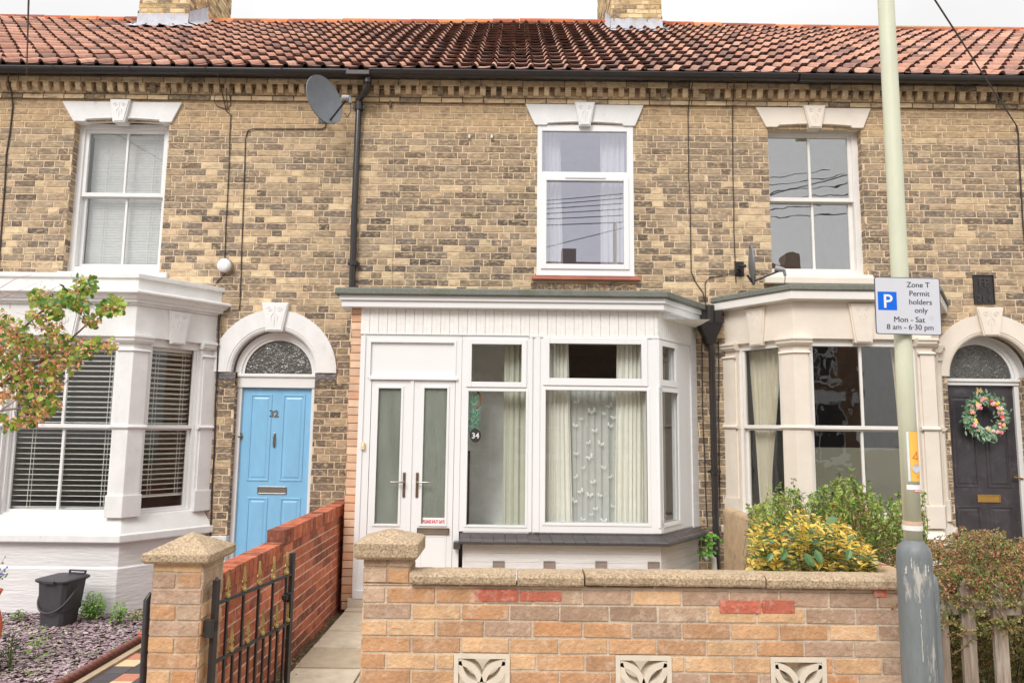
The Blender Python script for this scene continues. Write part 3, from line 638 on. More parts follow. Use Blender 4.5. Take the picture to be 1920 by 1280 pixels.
ct = thing('curtain_pair', 'white curtains hanging in the upstairs window with the white plastic frame', 'curtains', ((x0+x1)/2, .12, z0), 'curtains in the windows')
for (p, q, pp, qq) in ((1010, 1050, 1010, 1056), (1126, 1180, 1118, 1180)):
    c = MB(); curtain(c, lambda t: UX(p, 500, .14), lambda t: UX(qq, 500, .14)*(1-t)+UX(q, 250, .14)*t, .14, z0+.02, z1, 5, .022, lin(232, 230, 222), seed=p); c.build('curtain', M['cloth'], ct)

# ------------------------------------------------------------------ house 36: upper sash window
x0, x1, z0, z1 = W36; yd = .09
sw = MB(); sw.frame(x0-.02, x1+.02, z0-.02, z1+.03, (.05, .085, .09, .07), yd, yd+.12); ob = sw.build('sash_window', M['oldgloss'], house36, bevel=.004)
zr1 = UZ(373, yd+.03, 1525); s2 = MB(); s2.frame(x0+.01, x1-.06, zr1-.035, z1-.02, (.035, .045, .045, .05), yd+.02, yd+.055)
mx_ = UX(1517, 310, yd+.03); s2.box(mx_-.013, mx_+.013, yd+.022, yd+.05, zr1, z1-.06); s2.frame(x0+.01, x1-.06, z0+.05, zr1+.0, (.035, .045, .06, .04), yd+.065, yd+.10); mx_ = UX(1524, 440, yd+.08); s2.box(mx_-.013, mx_+.013, yd+.067, yd+.095, z0+.1, zr1)
s2.build('sash_bars', M['oldgloss'], ob, bevel=.003)
g = MB(); g.box(x0, x1-.1, yd+.036, yd+.040, zr1, z1-.07); g.box(x0, x1-.1, yd+.081, yd+.085, z0+.1, zr1-.01); g.build('pane', M['g_old'], ob)
s3 = MB(); s3.prism([(x0-.03, z0-.02), (x1+.05, z0-.02), (x1+.05, z0+.012), (x0-.03, z0+.02)], -.02, yd+.03); s3.build('timber_sill', M['oldgloss'], ob, bevel=.004)
s3 = MB(); s3.box(x0-.10, x1+.16, -.07, yd, z0-.10, z0-.028); s3.build('stone_sill', M['cream'], ob, bevel=.008)
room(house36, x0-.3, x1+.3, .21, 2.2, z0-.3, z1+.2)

# ------------------------------------------------------------------ stone bays of 32 and 36
def stone_bay(parent, PB, zs, mat, key, glassname, wood, sill=True):
    """zs: dict of heights"""
    S = PB.s; L1 = S[2]; bay = MB()
    out = lambda lo, hi, w0, w1: PB.strip(bay, -PB.ext, S[3]+PB.ext, w0, w1, lo, hi)
    PB.all(bay, [(-.12, zs['cap_t']-.012), (0, zs['cap_t']-.012), (0, zs['fr_t']), (-.12, zs['fr_t'])])      # frieze
    if 'par_t' in zs:
        PB.all(bay, [(-.12, zs['cor_t']), (.03, zs['cor_t']), (.03, zs['par_t']-.05), (.05, zs['par_t']-.045), (.05, zs['par_t']), (-.12, zs['par_t'])])
        a, b = zs['fr_t'], zs['cor_t']; h = b-a
        PB.all(bay, [(-.12, a), (.015, a), (.02, a+.10*h), (.05, a+.22*h), (.05, a+.34*h), (.065, a+.40*h), (.085, a+.62*h), (.105, a+.74*h), (.115, a+.78*h), (.115, a+.93*h), (.1, b), (-.12, b)])
        bay.face([(*PB.at(-.1, 0), zs['par_t']-.002)]+[(*PB.miter(i, .0), zs['par_t']-.002) for i in (1, 2)]+[(*PB.at(S[3]+.1, 0), zs['par_t']-.002)])
    ob = bay.build('bay_window', mat, parent, bevel=.004)
    # sill and plinth
    pl = MB(); PB.all(pl, [(-.12, -.15), (.018, -.15), (.018, zs['band']), (.002, zs['band']+.015), (.002, zs['sill_b']), (-.12, zs['sill_b'])]); pl.build('plinth', M['whitebrick'] if mat is M['white'] else mat, ob, bevel=.003)
    sl_ = MB(); PB.all(sl_, [(-.14, zs['sill_b']), (.045, zs['sill_b']), (.07, zs['sill_b']+.01), (.07, zs['sill_b']+.075), (.05, zs['sill_b']+.085), (-.02, zs['sill_t']), (-.14, zs['sill_t'])]); sl_.build('sill', mat, ob, bevel=.006)
    # pilasters: at both wall ends and both corners
    pw = .15; pils = [(-.04, .15), (S[1]-.155, S[1]+.145), (S[2]-.145, S[2]+.155), (S[3]-.15, S[3]+.04)]
    for a, b in pils:
        p = MB(); zt, zb = zs['cap_t'], zs['sill_t']-.01
        PB.strip(p, a, b, -.10, 0, zb, zt); i = .02
        PB.strip(p, a+i, b-i, 0, .02, zs['base_t'], zt-.13)                                             # raised face
        PB.strip(p, a-.004, b+.004, .0, .035, zb, zs['base_t'])                                           # pedestal
        PB.sweep(p, a+.0, b-.0, [(0, zt-.16), (.028, zt-.16), (.038, zt-.15), (.028, zt-.135), (0, zt-.135)])
        PB.sweep(p, a-.015, b+.015, [(-.05, zt-.075), (.03, zt-.075), (.05, zt-.055), (.052, zt-.03), (.065, zt-.025), (.065, zt), (-.05, zt)])
        PB.sweep(p, a-.008, b+.008, [(-.02, zs['rail']-.022), (.03, zs['rail']-.022), (.042, zs['rail']-.005), (.03, zs['rail']+.016), (-.02, zs['rail']+.016)])
        p.build('pilaster', mat, ob, bevel=.004)
    # keystones in the frieze of each face
    for k in range(3):
        q = MB(); q.F = PB.F(k); uc = (S[k+1]-S[k])/2; zt, zb = zs['fr_t']-.01, zs['cap_t']-.05; wt, wb = (.13, .085) if k == 1 else (.115, .075)
        q.prism([(uc-wb, zb), (uc+wb, zb), (uc+wt, zt), (uc-wt, zt)], -.02, .026); q.prism([(uc-wb+.014, zb+.012), (uc+wb-.014, zb+.012), (uc+wt-.016, zt-.012), (uc-wt+.016, zt-.012)], .026, .034)
        for s in (-1, 1):
            q.tube([(uc+s*(.042+.026*math.cos(a)*(1-a/13)), .0345, zt-.055+.024*math.sin(a)*(1-a/13)) for a in [i*.55 for i in range(22)]], .0035, 5)
            q.tube([(uc+s*.012, .0345, zt-.10), (uc+s*.030, .0345, zt-.125), (uc+s*.024, .0345, zt-.18)], [.004, .006, .002], 5)
        q.tube([(uc, .0345, zt-.11), (uc, .0345, zt-.15), (uc, .0345, zt-.21)], [.003, .007, .002], 5)
        q.build('keystone', mat, ob, bevel=.003)
    # sash windows
    for k, (a, b) in enumerate(((.15, S[1]-.155), (S[1]+.145, S[2]-.145), (S[2]+.155, S[3]-.15))):
        F = PB.F(k); o = S[k]; a -= o; b -= o; f = MB(); f.F = F
        f.frame(a-.01, b+.01, zs['sill_t']-.01, zs['cap_t']+.0, (.04, .04, .03, zs['cap_t']-zs['g_t']), -.13, -.045); r = zs['rail']
        f.frame(a+.03, b-.03, r-.018, zs['g_t']+.02, (.028, .028, .036, .02), -.085, -.055); f.frame(a+.03, b-.03, zs['g_b']-.06, r+.0, (.028, .028, .06, .036), -.12, -.09)
        if k == 1: m_ = (a+b)/2; f.box(m_-.013, m_+.013, -.083, -.057, r, zs['g_t']); f.box(m_-.013, m_+.013, -.118, -.092, zs['g_b'], r)
        fo = f.build('sash_frame', wood, ob, bevel=.003)
        g = MB(); g.F = F; g.box(a+.04, b-.04, -.072, -.068, r, zs['g_t']+.01); g.box(a+.04, b-.04, -.107, -.103, zs['g_b']-.01, r-.01); g.build('pane', M[glassname], ob)
    return ob
def Zb(py, px): return U(px, py, YB).z
zs32 = dict(par_t=Zb(514, 250), cor_t=Zb(546, 250), fr_t=Zb(572, 240), cap_t=Zb(628, 245), g_t=Zb(645, 215), rail=Zb(799, 215), g_b=Zb(958, 210), base_t=Zb(928, 235), sill_t=Zb(968, 235), sill_b=Zb(1017, 225), band=Zb(1066, 225))
bay32 = stone_bay(house32, PB32, zs32, M['white'], 1, 'g_clear', M['gloss'])
zs36 = dict(fr_t=Zb(566, 1495), cap_t=Zb(632, 1492), g_t=Zb(648, 1560), rail=Zb(801, 1560), g_b=Zb(962, 1560), base_t=Zb(945, 1500), sill_t=Zb(985, 1500), sill_b=Zb(1020, 1500), band=Zb(1068, 1500))
bay36 = stone_bay(house36, PB36, zs36, M['cream'], 1, 'g_bay', M['oldgloss'])
for PB, hs, b_, zt in ((PB32, house32, bay32, Z_B32-.1), (PB36, house36, bay36, Z_B36-.1)):
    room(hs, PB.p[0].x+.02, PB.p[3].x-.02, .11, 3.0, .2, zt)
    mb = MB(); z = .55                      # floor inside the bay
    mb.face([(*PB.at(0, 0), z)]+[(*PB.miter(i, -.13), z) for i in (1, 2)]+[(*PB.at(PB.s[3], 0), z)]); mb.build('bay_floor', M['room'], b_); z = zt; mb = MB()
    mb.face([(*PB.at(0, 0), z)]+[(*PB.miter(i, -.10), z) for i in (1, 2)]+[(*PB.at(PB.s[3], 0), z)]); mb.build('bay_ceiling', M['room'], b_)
# roof edge of the cream bay
def felt_roof(parent, PB, zt, t_felt, over, fascia, fmat, name='flat_roof'):
    mb = MB(); S = PB.s; a, b = -PB.ext, S[3]+PB.ext
    rows = [(-.2, zt-t_felt), (over+.012, zt-t_felt), (over+.018, zt-t_felt+.01), (over+.014, zt-.01), (over, zt), (-.2, zt+.0)]
    PB.sweep(mb, a, b, rows); mb.face([(*PB.at(a, 0), zt-.003)]+[(*PB.miter(i, 0), zt-.003) for i in (1, 2)]+[(*PB.at(b, 0), zt-.003)])
    ob = mb.build(name, M['felt'], parent, bevel=.003)
    m = MB(); z = zt-t_felt
    for h, w0, w1 in fascia: PB.sweep(m, a, b, [(-.05, z-h), (w1-.006, z-h), (w1, z-h+.004), (w1, z), (-.05, z)]); z -= h+.0005
    m.build('fascia', fmat, ob, bevel=.003); return ob, z
felt_roof(house36, PB36, Zb(536, 1490)+.0, .062, .10, [(.085, 0, .10)], M['oldgloss'])
mb = MB(); PB36.all(mb, [(-.05, zs36['fr_t']-.0), (.012, zs36['fr_t']), (.03, zs36['fr_t']+.03), (.03, zs36['fr_t']+.045), (-.05, zs36['fr_t']+.045)]); mb.build('frieze_moulding', M['cream'], bay36)

# blinds in the white bay
gl_ = 'venetian blinds'
F = PB32.F(1); a, b = .19, PB32.s[2]-PB32.s[1]-.19
blind('venetian_blind', 'open slatted venetian blind across the wide front pane of the white bay', F, a, b, zs32['g_b']+.0, zs32['g_t']-.0, -.165, .0505, .046, R(10), lin(244, 242, 236), (.16, .9), gl_)
F = PB32.F(2); a, b = .20, PB32.s[3]-PB32.s[2]-.19
blind('venetian_blind', 'narrow venetian blind in the angled side pane of the white bay', F, a, b, zs32['g_b']+.10, zs32['g_t']-.0, -.165, .0505, .046, R(16), lin(244, 242, 234), (.2, .8), gl_)
# curtains in the cream bay
ct = thing('curtain_pair', 'cream curtains drawn back inside the cream painted bay window', 'curtains', (PB36.p[1].x+.6, -.5, zs36['sill_t']), 'curtains in the windows')
F = PB36.F(0); Lk = PB36.s[1]
c = MB(); curtain(c, lambda t: .17+.10*(1-t), lambda t: .20+(.22 if t < .25 else .22+.16*(t-.25)/.75), -.17, zs36['sill_t'], zs36['g_t'], 6, .022, lin(238, 228, 206), F=F, seed=2); c.build('curtain', M['cloth'], ct)
F = PB36.F(1); Lk = PB36.s[2]-PB36.s[1]
c = MB(); curtain(c, lambda t: Lk-.28+.06*(1-t)*t*2-.02*t, lambda t: Lk-.15, -.20, zs36['sill_t'], zs36['g_t']+.02, 4, .02, lin(226, 210, 180), F=F, seed=4); c.build('curtain', M['cloth'], ct)

m, nt, bs = mat_new('privacy_film'); tr = N(nt, 'ShaderNodeBsdfTransparent'); ms = N(nt, 'ShaderNodeMixShader'); ms.inputs[0].default_value = .75; bs.inputs['Base Color'].default_value = (*lin(150, 148, 132), 1); bs.inputs['Roughness'].default_value = .5
nt.links.new(tr.outputs[0], ms.inputs[1]); nt.links.new(bs.outputs[0], ms.inputs[2]); nt.links.new(ms.outputs[0], nt.nodes['Material Output'].inputs['Surface'])
F = PB36.F(1); Lk = PB36.s[2]-PB36.s[1]; c = MB(); c.F = F; c.face([(.19, -.112, zs36['g_b']-.02), (Lk-.19, -.112, zs36['g_b']-.02), (Lk-.19, -.112, Zb(839, 1560)), (.19, -.112, Zb(839, 1560))]); c.build('privacy_film', m, bay36)

# ------------------------------------------------------------------ doors of 32 and 36
def panel(mb, x0, x1, z0, z1, y):            # raised panel with ovolo frame on a face looking at -y
    rows = []
    for i, (ins, d) in enumerate(((0, 0), (.006, -.006), (.018, -.006), (.024, .004), (.05, -.004), (.05, -.004))):
        a, b, c, e = x0+ins, x1-ins, z0+ins, z1-ins; rows.append([(a, y+d, c), (b, y+d, c), (b, y+d, e), (a, y+d, e)])
    mb.grid(rows[:5], closed=True, smooth=False); mb.face(rows[4])
def letterbox(parent, x0, x1, z0, z1, y, mat, inner=None):
    m = MB(); m.frame(x0, x1, z0, z1, .008, y-.012, y); m.box(x0+.008, x1-.008, y-.006, y, z0+.008, z1-.008, inner); m.build('letterbox', mat, parent, bevel=.002)
def arch_door(parent, A, D, depth, dz0, dz_top, tz0, mat, glassmat, woodmat):
    """frame, transom, fanlight; returns (x0,x1,y)"""
    cx, zs, Ro = A; y = depth; f = MB(); x0, x1 = D; jt = .05
    f.box(x0, x0+jt, y, y+.1, dz0, tz0); f.box(x1-jt, x1, y, y+.1, dz0, tz0); f.box(x0, x1, y-.012, y+.1, tz0, zs-.012); f.box(x0-.0, x1+.0, y-.03, y+.1, zs-.045, zs-.012)
    ob = f.build('door_frame', woodmat, parent, bevel=.004)
    n = 28; Rf = (x1-x0)/2; cx = (x0+x1)/2; mb = MB()
    rows = [[(cx-r*math.cos(a), yy, zs-.012+r*math.sin(a)) for r, yy in ((Rf+.03, y), (Rf-.03, y), (Rf-.035, y+.012), (Rf-.06, y+.014), (Rf-.06, y+.06), (Rf+.03, y+.06))] for a in [math.pi*i/n for i in range(n+1)]]
    mb.grid(rows, closed=True, smooth=False)
    rows = [[(cx-r*math.cos(a), yy, zs-.012+r*math.sin(a)) for r, yy in ((Ro*.67, .055), (Ro*.67, y+.02))] for a in [math.pi*i/n for i in range(n+1)]]; mb.grid(rows)
    mb.build('arched_frame', woodmat, ob)
    g = MB(); g.face([(cx-(Rf-.05)*math.cos(math.pi*i/n), y+.03, zs-.012+(Rf-.05)*math.sin(math.pi*i/n)) for i in range(n+1)]); g.build('fanlight', glassmat, parent)
    return x0+jt, x1-jt, y+.03, ob
zf32 = UZ(727, .1, 516); zf36 = UZ(723, .2, 1845)
xa, xb, yd, fr = arch_door(house32, ARCH32, D32, .07, .10, zf32, zf32, M['gloss'], M['g_fan'], M['gloss'])
d = MB(); d.box(xa, xb, yd, yd+.045, .12, zf32-.004)
zz = lambda p: UZ(p, yd, 515)
sc = lambda a, b, p: (UX(a, p, yd), UX(b, p, yd))
for a, b, t, bt in ((468.5, 505.5, 739, 902), (529, 568, 739, 902)): x, x_ = sc(a, b, 820); panel(d, x-.012, x_+.012, zz(bt), zz(t), yd-.001)
for a, b, t, bt in ((463, 498, 932, 1046), (524.5, 560, 932, 1046)): x, x_ = sc(a, b, 985); panel(d, x-.012, x_+.012, zz(bt), zz(t), yd-.001)
door32 = d.build('front_door', M['blue'], house32)
x, x_ = sc(483, 537.5, 918); letterbox(door32, x, x_, zz(925.5), zz(911.5), yd, M['steel'])
k = MB(); cx_ = UX(514.5, 824, yd); k.box(cx_-.012, cx_+.012, yd-.01, yd, zz(838), zz(811)); k.tube([(cx_, yd-.012, zz(813)), (cx_, yd-.035, zz(817)), (cx_, yd-.035, zz(832)), (cx_, yd-.012, zz(836))], .007, 8); k.build('door_knocker', M['steel'], door32, bevel=.002)
k = MB(); cx_ = UX(450.5, 818, yd); k.prism([(cx_-.028*math.cos(i*.5236), zz(818)+.042*math.sin(i*.5236)) for i in range(12)], yd-.012, yd, lin(190, 185, 175)); k.ball((cx_, yd-.025, zz(818)), .018); k.build('door_lock', M['steel'], door32)
k = MB(); put_text(k, '32', .098, lambda u, w, h: (UX(514, 774, yd)+u, yd-.001-w, zz(781)+h), .003, thick=.006); k.build('door_number', M['steel'], door32)
m = MB(); m.box(D32[0]-.25, D32[1]+.1, -.22, .12, -.1, .10); m.build('doorstep', M['white'], house32, bevel=.01)
for a_, b_2 in ((PB32.p[3].x-.02, D32[0]+.005), (D32[1], XP1-.05)): m = MB(); m.box(a_, b_2, -.02, .06, -.1, UZ(1004, 0, 415)); m.build('painted_plinth', M['whitebrick'], house32, bevel=.005)

xa, xb, yd, fr = arch_door(house36, ARCH36, D36, .155, .10, zf36, zf36, M['gloss'], M['g_fan'], M['gloss'])
d = MB(); d.box(xa, xb, yd, yd+.045, .12, zf36-.004); W = xb-xa; zz = lambda p: UZ(p, yd, 1850)
for u0, u1 in ((.10, .44), (.56, .90)): panel(d, xa+u0*W, xa+u1*W, zz(914), zz(742), yd-.001); panel(d, xa+u0*W, xa+u1*W, zz(1062), zz(948), yd-.001)
door36 = d.build('front_door', M['blackpaint'], house36)
letterbox(door36, UX(1832, 934, yd), UX(1875, 934, yd), zz(941), zz(927), yd, M['brass'])
k = MB(); cx_ = UX(1913.5, 900, yd); k.box(cx_-.019, cx_+.019, yd-.008, yd, zz(914), zz(887)); k.tube([(cx_, yd-.008, zz(896)), (cx_, yd-.04, zz(896)), (cx_-.06, yd-.042, zz(894)), (cx_-.1, yd-.04, zz(893))], .008, 8); k.build('door_handle', M['brass'], door36)
k = MB(); put_text(k, '36', .075, lambda u, w, h: (UX(1835, 731, yd)+u, yd-.001-w, zz(736)+h), .002, thick=.006, col=lin(226, 196, 130)); k.build('door_number', M['attr'], door36)
m = MB(); m.box(D36[0]-.1, D36[1]+.1, -.25, .2, -.1, .10); m.build('doorstep', M['breeze'], house36, bevel=.01)

# ------------------------------------------------------------------ porch of 34
PB = PB34; S = PB.s; F1 = PB.F(1); F2 = PB.F(2); L1 = S[2]-S[1]; L2 = S[3]-S[2]; X0 = PB.p[1].x
fu = lambda px, py: UX(px, py, YB)-X0
fz = lambda py, px=900: UZ(py, YB, px)
porch_roof, zz_ = felt_roof(house34, PB, Z_R34, .068, .125, [(.052, 0, .105), (.062, 0, .085)], M['upvc'], 'porch_roof')
zb_f = zz_; zh = fz(628)
# boarded frieze with real V grooves
mb = MB()
def boards(F, a, b, k):
    mb.F = F; u = a; bw = .0865
    while u < b-.004:
        e = min(u+bw, b); g = .0022
        rows = [[(u, -.004, z), (u+g, .006, z), (u+.45*bw, .006, z), (u+.45*bw+.003, .004, z), (u+.5*bw, .006, z), (e-g, .006, z), (e, -.004, z)] if e-u > .03 else [(u, -.004, z), (u+g, .006, z), (e-g, .006, z), (e, -.004, z)] for z in (zh, zb_f+.01)]
        mb.grid(rows, jit((.79, .775, .75), .015), smooth=False); u += bw
    mb.F = None
boards(PB.F(0), -.1, S[1], 0); boards(F1, fu(677, 600), L1, 1); boards(F2, 0, L2-.05, 2)
PB.strip(mb, -.1, S[3]+.1, -.06, -.006, zh-.05, zb_f+.01, (.7, .68, .65))
mb.build('boarded_frieze', M['attr'], porch_roof)
mb = MB(); PB.strip(mb, S[1]+fu(677, 630), S[3]-.05, -.004, .012, zh-.004, zh+.006); PB.strip(mb, S[1]+fu(992, 630), S[3]-.05, -.004, .016, zh-.018, zh-.0045); mb.build('drip_bead', M['gloss'], porch_roof)
# brick pier at the left end
mb = MB(); pu = fu(673.5, 800)
po = lambda r, u, z: jit(r.choice([lin(218, 182, 152), lin(210, 172, 142), lin(224, 190, 162), lin(206, 172, 146), lin(212, 164, 132)]), .05, r)
zc = fz(581); lay(mb, PB.F(1), 0, pu, .0, zc, po, lin(120, 92, 74), Lb=.30, j=.006, Hb=.069, bond='s', proud=.004, start=0)
lay(mb, PB.F(0), 0, S[1], .0, zc, po, lin(120, 92, 74), j=.006, Hb=.069, bond='s', proud=.004)
mb.box(X0+.002, X0+pu-.001, YB+.002, -.001, 0, zc, lin(190, 140, 108)); pier = mb.build('brick_pier', M['orangebrick'], house34)
mb = MB(); mb.box(X0-.002, X0+pu, YB-.012, YB+.01, zc+.0, zc+.055); mb.build('pier_cap', M['terra'], pier)

# holes of the front screen: (u0,u1,z0,z1)
def hole(pl, pr, pt, pb): m_ = (pt+pb)/2; return (fu(pl, m_), fu(pr, m_), fz(pb, (pl+pr)/2), fz(pt, (pl+pr)/2))
H1t = hole(884.5, 978, 645.5, 716); H1b = hole(876.5, 985, 733.5, 984); H2t = hole(1030, 1202, 645, 709.5); H2b = hole(1022.5, 1213.5, 732, 979.5)
dl, dr = fu(691, 880), fu(851, 880); zd_t = fz(711, 770); zd_b = fz(1112, 700)+.0
z_bot = fz(997, 1000)
scr = MB(); scr.F = F1
scr.plate(pu, fu(1000, 800), z_bot, zh, [H1t, H1b, (pu, fu(862, 880), 0, 9)], -.06, 0)
scr.plate(fu(1000, 800), L1-.001, z_bot, zh, [H2t, H2b], -.06, .008)
scr_o = scr.build('window_screen', M['upvc'], house34)
mb = MB(); mb.F = F1; q = .035
def ring(h, t, w0, w1, low=None): mb.frame(h[0]-t, h[1]+t, h[2]-(low or t), h[3]+t, (t, t, low or t, t), w0, w1)
ring(H1t, .05, -.02, .014); ring(H1b, .022, -.02, .006); ring(H2t, .06, -.02, .022, .07); ring(H2b, .03, -.02, .014)
mb.box(fu(992, 800), fu(998, 800), 0, .016, z_bot, zh-.02); mb.box(fu(1003, 800), fu(1012, 800), .008, .018, z_bot, zh-.02)
mb.build('casement', M['upvc'], scr_o, bevel=.004)
# right angled side
def h2(pts): (pl, pt), (pr, pb) = pts; u0, z1_ = PB.U(2, pl, pt); u1, z0_ = PB.U(2, pr, pb); return (u0, u1, z0_, z1_)
Hs_t = (PB.U(2, 1240, 680)[0], PB.U(2, 1264, 680)[0], H2t[2], H2t[3]-.005); Hs_b = (PB.U(2, 1239, 850)[0], PB.U(2, 1271, 850)[0], H2b[2], H2b[3])
sd = MB(); sd.F = F2; ue = L2-.02; sd.plate(.001, L2+.05, z_bot, zh, [Hs_t, Hs_b], -.06, 0); sd.frame(Hs_t[0]-.05, Hs_t[1]+.05, Hs_t[2]-.06, Hs_t[3]+.05, (.05, .05, .06, .05), -.02, .014); sd.frame(Hs_b[0]-.05, Hs_b[1]+.035, Hs_b[2]-.04, Hs_b[3]+.04, (.05, .035, .04, .04), -.02, .012)
sd.build('side_screen', M['upvc'], house34)
mb = MB(); PB.strip(mb, S[2]-.06, S[2]+.05, .0, .012, z_bot, zh-.02); mb.build('corner_post', M['upvc'], scr_o, bevel=.003)
mb = MB(); PB.strip(mb, S[3]-.14, S[3]+.1, -.05, .012, z_bot-.02, zb_f+.01); mb.build('end_pier', M['whitebrick'], house34, bevel=.004)
g = MB(); g.F = F1
for h in (H1t, H1b, H2t, H2b): g.box(h[0]-.01, h[1]+.01, -.032, -.028, h[2]-.01, h[3]+.01)
g.F = F2
for h in (Hs_t, Hs_b): g.box(h[0]-.01, h[1]+.01, -.032, -.028, h[2]-.01, h[3]+.01)
g.build('pane', M['g_clear'], scr_o)
# plinth wall under the windows, air vents, tiled sill
zpl = z_bot-.11; u_pl = fu(861, 1040)
mb = MB(); nrow = 8
for i in range(nrow):
    a = -.05+i*(zpl+.05)/nrow; b = a+(zpl+.05)/nrow-.004; PB.strip(mb, S[1]+u_pl+.03, S[3]+.1, -.1, .0+.002*(i % 2), a, b)
PB.strip(mb, S[1]+u_pl+.03, S[3]+.1, -.1, -.004, -.05, z_bot); plo = mb.build('plinth', M['whitebrick'], house34)
for p in (935, 1030, 1127, 1222):
    if p > 1215: continue
    v = MB(); v.F = F1; uc = fu(p, 1057); zc_ = fz(1058, p); v.frame(uc-.055, uc+.055, zc_-.035, zc_+.035, .007, 0, .012)
    for i in range(5): v.box(uc-.048, uc+.048, 0, .008, zc_-.028+i*.0125, zc_-.022+i*.0125)
    v.build('air_vent', surf('vent_plastic', color=lin(150, 134, 126), bump=0) if p == 935 else bpy.data.materials['vent_plastic'], plo)
v = MB(); v.F = F1; uc = L1-.07; v.frame(uc-.055, uc+.055, zc_-.035, zc_+.035, .007, 0, .012)
for i in range(5): v.box(uc-.048, uc+.048, 0, .008, zc_-.028+i*.0125, zc_-.022+i*.0125)
v.build('air_vent', bpy.data.materials['vent_plastic'], plo)
def sill_run(k, u0, u1, mt0=False, mt1=False):
    n = max(1, round((u1-u0)/.103)); F = PB.F(k)
    for i in range(n):
        a = u0+(u1-u0)*i/n+.0015; b = u0+(u1-u0)*(i+1)/n-.0015; e = rnd.uniform(-.002, .002)
        def ex(u, w):                                                  # stretch outward edge toward the mitre
            t = (u-u0)/(u1-u0); off = w*math.tan(half)
            return u+off*(t if mt1 else 0)-off*((1-t) if mt0 else 0)
        prof = [(-.03, z_bot+.004), (.075, z_bot-.055+e), (.105, z_bot-.062+e), (.118, z_bot-.075+e), (.118, z_bot-.098+e), (.108, z_bot-.103), (.10, z_bot-.085), (-.03, z_bot-.06)]
        mb.F = F; rows = [[(ex(u, w_), w_, z_) for w_, z_ in prof] for u in (a, b)]; mb.grid(rows, closed=True, smooth=False); mb.face(rows[0][::-1]); mb.face(rows[1])
    mb.F = None
half = math.acos(max(-1, min(1, PB.n[1].dot(PB.n[2]))))/2
mb = MB(); sill_run(1, fu(862, 1005), L1, mt1=True); sill_run(2, 0, L2, mt0=True)
mb.F = F1; mb.box(fu(851, 1030), fu(862, 1030)+.01, .0, .09, z_bot-.15, z_bot-.085); mb.F = None
mb.build('tiled_sill', M['sill'], house34, bevel=.0025)
# door set: frame, blank panel above, two leaves
df = MB(); df.F = F1; dfr = fu(862.5, 880)
df.plate(pu, dfr, zd_b, zh, [(dl, dr, zd_b+.03, zd_t), (fu(693, 673), fu(853, 673), fz(706.5, 770), fz(640, 770))], -.06, .0)
df.box(fu(693, 673)-.01, fu(853, 673)+.01, -.05, -.018, fz(706.5, 770)-.01, fz(640, 770)+.01)
a, b, c_, e_ = fu(693, 673), fu(853, 673), fz(706.5, 770), fz(640, 770); df.frame(a-.012, b+.012, c_-.012, e_+.012, .022, -.02, .008)
df.box(dl-.02, dr+.02, -.0, .02, zd_t-.004, zd_t+.018)
df.box(pu-.01, pu+.035, 0, .014, zd_b-.03, zh-.02); df.box(pu, dfr, -.05, .035, zd_b-.04, zd_b+.03)
dfo = df.build('door_frame', M['upvc'], house34)
mid = (fu(766, 880)+fu(771, 880))/2
obs = []
